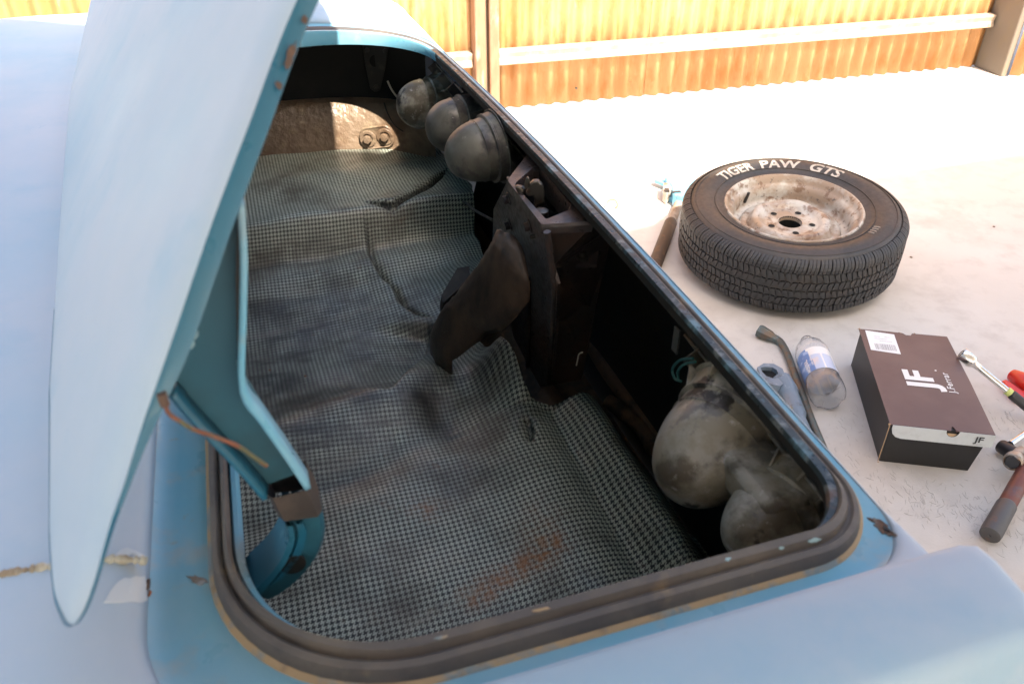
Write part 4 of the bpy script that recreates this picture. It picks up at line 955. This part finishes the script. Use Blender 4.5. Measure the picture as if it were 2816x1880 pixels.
b = B(); b.lathe(wc+Vector((0, 0, .1285)), (0, 0, -1), [(0, .0345), (.05, .0345), (.05, .0001)], 32); b.out('centre_bore', 'rim_hole', disc)
for k in range(5):
    a = R(20+72*k)+a0_; c0 = Vector(wp(.0635, a, .1268))
    b = B(); b.lathe(c0, (0, 0, 1), [(0, .0120), (.0018, .0112), (.0022, .0100), (-.002, .0094), (-.004, .0001)], 20); h = b.out('lug_hole', ['rim', 'rim_hole'], disc)
    b = B(); b.lathe(c0+Vector((0, 0, .0008)), (0, 0, 1), [(0, .0098), (.0008, .0094), (.0008, .0001)], 20); b.out('hole_opening', 'rim_hole', disc)
va = math.atan2(onz(1717, 465, .16)[1]-wc.y, onz(1717, 465, .16)[0]-wc.x)
b = B(); b.tube([wp(.170, va, .128), wp(.163, va, .150), wp(.160, va, .164)], [.006, .0045, .0045], 12); b.out('valve_stem', 'rubber_black', wheel)

wheel.rotation_mode = 'QUATERNION'; from mathutils import Quaternion
ta_ = Vector((wc.y, -wc.x, 0)).normalized(); wheel.rotation_quaternion = Quaternion(ta_, R(5)); wheel.location.z = .32*math.sin(R(5))
# ================================================================== SHOE BOX
bl, br, tl, tr_ = Vector((.817, 1.362, 0)), Vector((1.027, 1.326, 0)), Vector((.881, 1.737, 0)), Vector((1.098, 1.697, 0))
tr_ = br+(tl-bl)*.99+Vector((.004, 0, 0))
BH = .110
sbox = thing('shoe_box', 'brown and black shoe box with white logo lid and silver front flap', 'shoe box', (bl+tr_)/2)
up = Vector((0, 0, 1)); ex = (br-bl).normalized(); ey = (tl-bl).normalized(); WB = (br-bl).length; LB = (tl-bl).length
def bxp(x, y, z): return bl+ex*x+ey*y+up*z
ins = .004
b = B()
b.add([bxp(ins, ins, 0), bxp(WB-.022, ins, 0), bxp(WB-.022, LB-ins, 0), bxp(ins, LB-ins, 0), bxp(ins, ins, BH-.003), bxp(WB-.006, ins, BH-.003), bxp(WB-.006, LB-ins, BH-.003), bxp(ins, LB-ins, BH-.003)],
      [(3, 2, 1, 0), (0, 1, 5, 4), (1, 2, 6, 5), (2, 3, 7, 6), (3, 0, 4, 7), (4, 5, 6, 7)])
o = b.out('box_base', 'box_black', sbox, smooth=False); bevel(o, .0015)
# lid with a thumb notch at each end (outline polygon) and thickness
lp = [(0, 0), (WB*.585, 0), (WB*.60, .012), (WB*.615, .014), (WB*.625, .010), (WB*.635, 0), (WB, 0), (WB+.001, LB*.5), (WB-.002, LB), (WB*.60, LB), (WB*.575, LB-.010), (WB*.53, LB-.012), (WB*.49, LB-.002), (WB*.25, LB), (0, LB)]
b = B(); b.prism([bxp(x, y, BH-.0025) for x, y in lp], up*.0025); lidb = b.out('box_lid', 'box_top', sbox, smooth=False)
# silver front flap with rounded lower-left corner and half-round thumb hole
fy = -.0015; fp = [(.006, BH-.001), (.006, BH-.012), (.010, BH-.024), (.018, BH-.032), (.03, BH-.0355), (WB+.0015, BH-.0345), (WB+.0015, BH-.001), (WB*.655, BH-.001)]
for k in range(9):
    a = math.pi*k/8; fp.append((WB*.605+.0135*math.cos(a), BH-.001-.016*math.sin(a)))
b = B(); b.prism([bxp(x, fy, z) for x, z in fp], ey*.0012); b.out('silver_flap', 'silver', sbox, smooth=False)
b = B(); hp = [(WB*.605+.012*math.cos(math.pi*k/8), BH-.003-.0135*math.sin(math.pi*k/8)) for k in range(9)]
b.prism([bxp(x, .0015, z) for x, z in hp], ey*.0005); b.out('thumb_hole', 'rim_hole', sbox, smooth=False)
hp = [(WB*.605+.0105*math.cos(a), BH-.0045-.012*math.sin(a)) for a in np.linspace(.35, math.pi-.35, 8)]
b = B(); b.prism([bxp(x, .0008, z-.0005) for x, z in hp], ey*.0005); b.out('card_tab', 'card', sbox, smooth=False)
b = B()   # scuffed white corners and edges
for x, y, z, l in ((0, 0, BH, .010), (0, LB, BH, .008), (.003, .003, .0, .008), (WB*.46, LB, BH, .006), (WB*.62, LB, BH, .006)):
    for k in range(5):
        b.box(bxp(x, y, z)+Vector((random.uniform(-.003, .003), random.uniform(-.003, .003), random.uniform(-.003, .001))), ex*l*random.uniform(.15, .5), ey*.0015, up*.002)
b.box(bxp(-.0002, -.0002, BH/2), ex*.0012, ey*.0012, up*(BH-.008)); b.out('worn_edge', 'card', sbox, smooth=False)['kind'] = 'stuff'
# white barcode label on the lid's far-left corner
b = B(); b.prism([bxp(x, y, BH+.0002) for x, y in ((.012, LB*.755), (.080, LB*.735), (.082, LB*.965), (.014, LB*.985))], up*.0005); bl_l = b.out('paper_label', 'label', sbox, smooth=False)
b = B()
x = .026
while x < .074:
    w = random.choice((.0008, .0014, .0020)); b.box(bxp(x, LB*.80, BH+.0009), ex*w, ey*.026, up*.0002); x += w+random.choice((.0010, .0016, .0022))
for yy, x0, x1 in ((.87, .040, .070), (.895, .03, .06), (.92, .03, .045), (.92, .055, .068)):
    b.box(bxp((x0+x1)/2, LB*yy, BH+.0009), ex*(x1-x0), ey*.0012, up*.0002)
M['greyink'] = mat('grey_print', (.36, .36, .36), .6)
b.out('barcode', 'greyink', bl_l, smooth=False)
def boxtext(body, size, org, ax_, ay_, m, bold=0, sx=1, name='lettering', parent=sbox, spacing=1.):
    me = textmesh(body, size, bold, sx, 0, 0, spacing); me.name = name; nz_ = ax_.cross(ay_).normalized()
    for v in me.vertices: v.co = org+ax_*v.co.x+ay_*v.co.y+nz_*.0006-parent.location
    o = link(name, me, m, None, 0, smooth=False); o.parent = parent; return o
# lettering on the lid reads from the right-hand side: its baseline runs along the box
def boxat(x, y): return V(onz(x, y, BH))
boxtext('JF', .086, boxat(2112, 870)+up*.0004, ey, -ex, 'white', .0030, 1.08)
# J F logo built as its bars: J left, F right, seen with the baseline to the right-hand side
boxtext('J.Ferrar', .0215, boxat(2176, 878)+up*.0004, ey, -ex, 'white', .0003, 1.05, spacing=1.12)
fo = bxp(WB-.028, fy-.0003, BH-.0165)
boxtext('JF', .021, fo, ex, up, 'ink', .0005, 1.15)
boxtext('J.Ferrar', .0052, fo-up*.0125, ex, up, 'greyink', 0, 1.1)
b = B(); b.lathe(boxat(2146, 850)+up*.0004, up, [(0, .0022), (.0006, .0022), (.0006, .0001)], 10); b.out('accent_dot', 'white', sbox)

# ================================================================== BOTTLE
p0 = Vector((.757, 1.540, .043)); p1 = Vector((.783, 1.86, .040)); ax_ = (p1-p0).normalized()
bottle = thing('water_bottle', 'empty clear plastic water bottle with blue and white label, left of the shoe box', 'bottle', (p0.x, p0.y, 0))
Lb = .250; prof = [(h*1.08, r*1.2) for h, r in [(.012, .003), (.004, .010), (.006, .018), (.0, .026), (.004, .033), (.014, .0355), (.03, .036), (.05, .0352), (.055, .034), (.15, .034), (.155, .0355), (.17, .035), (.19, .031), (.207, .023), (.218, .0145), (.222, .0135), (.229, .0135), (.230, .012)]]
b = B(); u = ax_.orthogonal().normalized(); w = ax_.cross(u); rows = []
for h, r in prof:
    row = []
    for k in range(60):
        a = 2*math.pi*k/60; rr_ = r*(1-.10*math.sin(a*1)*math.sin(h*22)**2) if .06 < h < .17 else r; hh = h
        if h < .02 and .006 < r < .040: hh = h+.006*max(0, math.cos(5*a))*(1 if r > .012 else .3)
        row.append(p0+ax_*hh+(u*math.cos(a)+w*math.sin(a))*rr_)
    rows.append(row)
b.grid(rows, True); bo = b.out('bottle_shell', 'clear', bottle, sharp=0); solid(bo, .0006, -1)
b = B(); nb = 40; rows = []
for h in np.linspace(.066, .158, 10):
    rows.append([p0+ax_*h+(u*math.cos(2*math.pi*k/60)+w*math.sin(2*math.pi*k/60))*.0418 for k in range(60)])
b.grid(rows, True); lb = b.out('bottle_label', ['palelabel', 'bluelabel', 'white'], bottle)
for p in lb.data.polygons:
    d = p.center+bottle.location*0-p0; h = d.dot(ax_); a = math.atan2(d.dot(w), d.dot(u))
    left = (p.center-p0).dot(Vector((-1, 0, 0)))
    if left > .016: p.material_index = 1
    elif h > .128 or int(a*7) % 5 == 0: p.material_index = 2
tn = Vector((-.75, -.1, .62)).normalized(); tn = (tn-ax_*tn.dot(ax_)).normalized()
def bottletext(body, size, h, off, m):
    me = textmesh(body, size, .0001, 1, 0, 0); me.name = 'label_lettering'
    for v in me.vertices:
        a = (v.co.y+off)/.0420; side = ax_.cross(tn); q = p0+ax_*(h+v.co.x)+(tn*math.cos(a)-side*math.sin(a)*-1)*.0424; v.co = q-bottle.location
    o = link('label_lettering', me, m, None, 0, smooth=False); o.parent = bottle; return o
bottletext('water', .022, .092, -.004, 'white')
bottletext('natural spring', .0075, .108, .010, 'white')

# ================================================================== TOOLS
def single(o, label, cat, group=None): return tag(o, label, cat, group)
# bent lug wrench
wr = thing('lug_wrench', 'long bent lug wrench, worn blue green steel, lying between the car and the bottle', 'wrench', (.70, 1.6, 0))
pts = [(1772, 772, .013), (1790, 784, .012), (1806, 812, .011), (1822, 855, .010), (1842, 910, .009), (1862, 965, .009), (1885, 1020, .009), (1915, 1090, .009)]
b = B(); b.tube(smoothpath([onz(*p) for p in pts], 8), .0095, 14); b.out('shaft', 'lug', wr)
h0 = V(onz(1775, 775, .014)); h1 = V(onz(1730, 752, .020)); dd_ = (h1-h0).normalized()
b = B(); b.lathe(h0-dd_*.01, dd_, [(0, .0095), (.012, .011), (.022, .0155), (.05, .0185), (.056, .0180), (.056, .0125), (.035, .0120), (.035, .0001)], 6); b.out('socket', 'lug', wr, sharp=25)
# saddle piece with square hole, grey blue
jk = thing('jack_hook', 'grey blue metal jack hook with a square hole beside the car', 'jack part', (.65, 1.58, 0))
oc = [onz(x, y, .045) for x, y in ((1737, 842), (1752, 833), (1775, 834), (1795, 845), (1802, 862), (1800, 878), (1788, 885), (1765, 880), (1745, 862))]
ic = [onz(x, y, .045) for x, y in ((1745, 843), (1752, 841), (1772, 842), (1782, 848), (1786, 858), (1785, 866), (1775, 868), (1758, 862), (1748, 852))]
oc = [V(p) for p in oc]; ic = [V(p) for p in ic]
b = B(); dz = Vector((0, 0, -.02)); b.grid([[p+dz for p in ic], ic, oc, [p+dz*2 for p in oc]], True); b.out('hook_head', 'bluetool', jk, sharp=30)
b = B(); b.prism([p+dz*.6 for p in ic], dz*.1); b.out('square_hole', 'rim_hole', jk, smooth=False)
b = B(); b.tube(smoothpath([onz(1790, 872, .026), onz(1808, 900, .022), onz(1824, 940, .018), onz(1850, 1000, .014), onz(1880, 1060, .012)], 5), [.026]*6+[.022]*6+[.016]*9, 14); b.out('hook_body', 'bluetool', jk)
# tyre iron with dark sleeve
ti = thing('breaker_bar', 'tan steel bar with a thick dark brown sleeve, lying left of the tyre', 'bar', (.55, 2.5, 0))
A_, Bq, Cq = V(onz(1568, 440, .017)), V(onz(1540, 508, .017)), V(onz(1498, 620, .019))
b = B(); b.tube([A_, A_.lerp(Bq, .5), Bq], .016, 16); b.out('rod', 'brownrod', ti)
b = B(); b.tube([Bq, Bq.lerp(Cq, .04), Bq.lerp(Cq, .5), Cq.lerp(Bq, .04), Cq], [.017, .0215, .0215, .0215, .019], 18); b.out('sleeve', 'darkrod', ti)
# bright blue jack head behind the tyre
bj = thing('blue_jack', 'small bright blue painted jack head partly hidden behind the tyre', 'jack', (.57, 2.85, 0))
def gz(x, y, z): return V(onz(x, y, z))
b = B(); b.prism([gz(1525, 405, .05), gz(1552, 402, .05), gz(1600, 412, .05), gz(1600, 445, .05), gz(1560, 450, .05), gz(1545, 445, .05), gz(1540, 425, .05)], (0, 0, -.045)); o = b.out('jack_body', 'brightblue', bj, smooth=False); bevel(o, .004)
b = B(); b.prism([gz(1500, 412, .03), gz(1505, 405, .03), gz(1535, 415, .03), gz(1530, 424, .03)], (0, 0, -.012)); o = b.out('jack_tongue', 'brightblue', bj, smooth=False); bevel(o, .002)
b = B(); b.prism([gz(1522, 420, .045), gz(1540, 418, .045), gz(1540, 436, .045), gz(1530, 444, .045), gz(1522, 438, .045)], (0, 0, -.04)); b.out('jack_clip', 'rim', bj, smooth=False)
b = B(); b.prism([gz(1520, 436, .02), gz(1545, 430, .02), gz(1572, 440, .02), gz(1568, 455, .02), gz(1530, 452, .02)], (0, 0, -.019)); b.out('jack_foot', 'brightblue', bj, smooth=False)
b = B(); b.box(gz(1530, 436, .05), (.016, 0, 0), (0, .022, 0), (0, 0, .006)); b.box(gz(1552, 440, .052), (.03, .004, 0), (0, .012, 0), (0, 0, .004)); b.out('jack_screw', 'blackplastic', bj, smooth=False)
# ratchet leaning on the box
rt = thing('socket_wrench', 'chrome socket wrench with a dark handle, its head on the shoe box edge', 'wrench', (1.16, 1.56, 0))
rh = V(onz(2208, 812, .122)); re_ = V(onz(2395, 965, .016)); ra = (re_-rh).normalized()
b = B(); b.lathe(rh-ra*.004, ra, [(0, .001), (.0005, .0145), (.002, .0155), (.030, .0160), (.034, .014), (.040, .0095), (.055, .0075)], 20); b.out('socket', 'chrome', rt, sharp=35)
b = B(); b.tube([rh+ra*.05, rh+ra*.14], .0078, 14); b.out('shaft', 'chrome', rt)
b = B(); b.tube([rh+ra*.138, rh+ra*.142, rh+ra*.30, rh+ra*.305], [.008, .0115, .0125, .009], 16); b.out('handle', 'blackplastic', rt)
b = B(); b.tube([rh+ra*.128, rh+ra*.139], .0100, 16); M['yellow'] = mat('yellow_band', (.55, .6, .2), .5); b.out('colour_band', 'yellow', rt)
b = B(); b.lathe(rh-ra*.0045, -ra, [(0, .0095), (-.012, .0085), (-.012, .0001)], 6); b.out('socket_mouth', 'rim_hole', rt)
# red tools at the right margin
rd = B(); rd.prism([gz(2298, 872, .022), gz(2308, 868, .022), gz(2345, 893, .022), (1.34, 1.60, .022), (1.34, 1.575, .022), gz(2335, 912, .022)], (0, 0, -.020)); o = rd.out('red_tool', 'red'); bevel(o, .004)
single(o, 'flat bright red tool handle on the slab behind the socket wrench', 'tool handle')
rb = B(); cc = gz(2362, 885, .022); rb.lathe(cc, (.25, -.97, .1), [(-.06, .001), (-.055, .016), (-.03, .022), (.03, .022), (.055, .016), (.06, .001)], 24); o = rb.out('red_grip', 'red')
single(o, 'rounded dull red tool grip at the right margin beside the flat red handle', 'tool grip')
# four-way lug wrench
xw = thing('cross_wrench', 'four way wheel wrench with hexagonal socket and red brown arm, right of the shoe box', 'wheel wrench', (1.12, 1.26, 0))
cx_ = V(onz(2375, 1040, .055)); e1 = V(onz(2270, 1228, .022)); dv_ = (e1-cx_).normalized(); Lr = (e1-cx_).length
b = B(); b.tube([cx_, cx_+dv_*Lr*.30, cx_+dv_*Lr*.66], [.016, .0175, .0175], 20); b.out('arm', 'redarm', xw)
b = B(); b.lathe(cx_+dv_*Lr*.64, dv_, [(0, .0175), (.004, .0195), (Lr*.36-.012, .0205), (Lr*.36-.002, .0195), (Lr*.36, .016), (Lr*.36, .003), (Lr*.36-.002, .002), (Lr*.36-.002, .0001)], 28); b.out('arm_end', 'greyarm', xw, sharp=45)
hx = V(onz(2322, 1060, .058)); hd = (V(onz(2395, 1015, .060))-hx).normalized(); hd = (hd+Vector((0, .25, .02))).normalized()
face = (V(_C)-hx).normalized(); hd2 = (hd*.8-face*.55).normalized()
b = B(); b.lathe(hx, hd2, [(0, .0165), (.001, .0185), (.004, .0195), (.020, .0195), (.034, .0150), (.075, .0135)], 28); b.out('hex_socket', 'rim', xw, sharp=45)
b = B(); b.lathe(hx-hd2*.0006, hd2, [(0, .0155), (.0005, .0145)], 6); b.lathe(hx-hd2*.0008, hd2, [(0, .0145), (.0003, .0001)], 6); b.out('hex_mouth', 'ink', xw, sharp=20)
bs = V(onz(2318, 1018, .030)); bd = Vector((.75, .45, .25)).normalized()
b = B(); b.lathe(bs-bd*.012-Vector((0, .0, .006)), Vector((.35, -.85, .1)), [(-.016, .001), (-.016, .0135), (-.013, .0155), (.022, .0160), (.026, .012)], 24); b.out('black_socket', 'blackplastic', xw, sharp=35)
b = B(); b.tube([bs, V(onz(2365, 985, .032))], .0075, 12); b.out('extension', 'chrome', xw)
# small wire loop on the slab beyond the rear edge of the car
b = B(); c0 = V(onz(1404, 470, .014)); lp_ = [c0+Vector((math.cos(a)*.019, math.sin(a)*.008, math.sin(a)*.017)) for a in np.linspace(-.7, math.pi*1.05, 16)]; b.tube(lp_, .0035, 8)
single(b.out('wire_loop', 'brownrod'), 'small rusty bent wire loop on the white slab just beyond the car edge', 'wire loop')
for x, y, lb_ in ((2280, 520, 'tiny dark pebble on the slab far right, out beyond the tyre'), (2090, 590, 'tiny dark pebble on the slab right beside the tyre')):
    b = B(); b.lathe(onz(x, y, .001), (0, 0, 1), [(0, .005), (.002, .0035), (.003, .0001)], 7)
    single(b.out('pebble', 'brownrod'), lb_, 'pebble', 'specks on the slab')
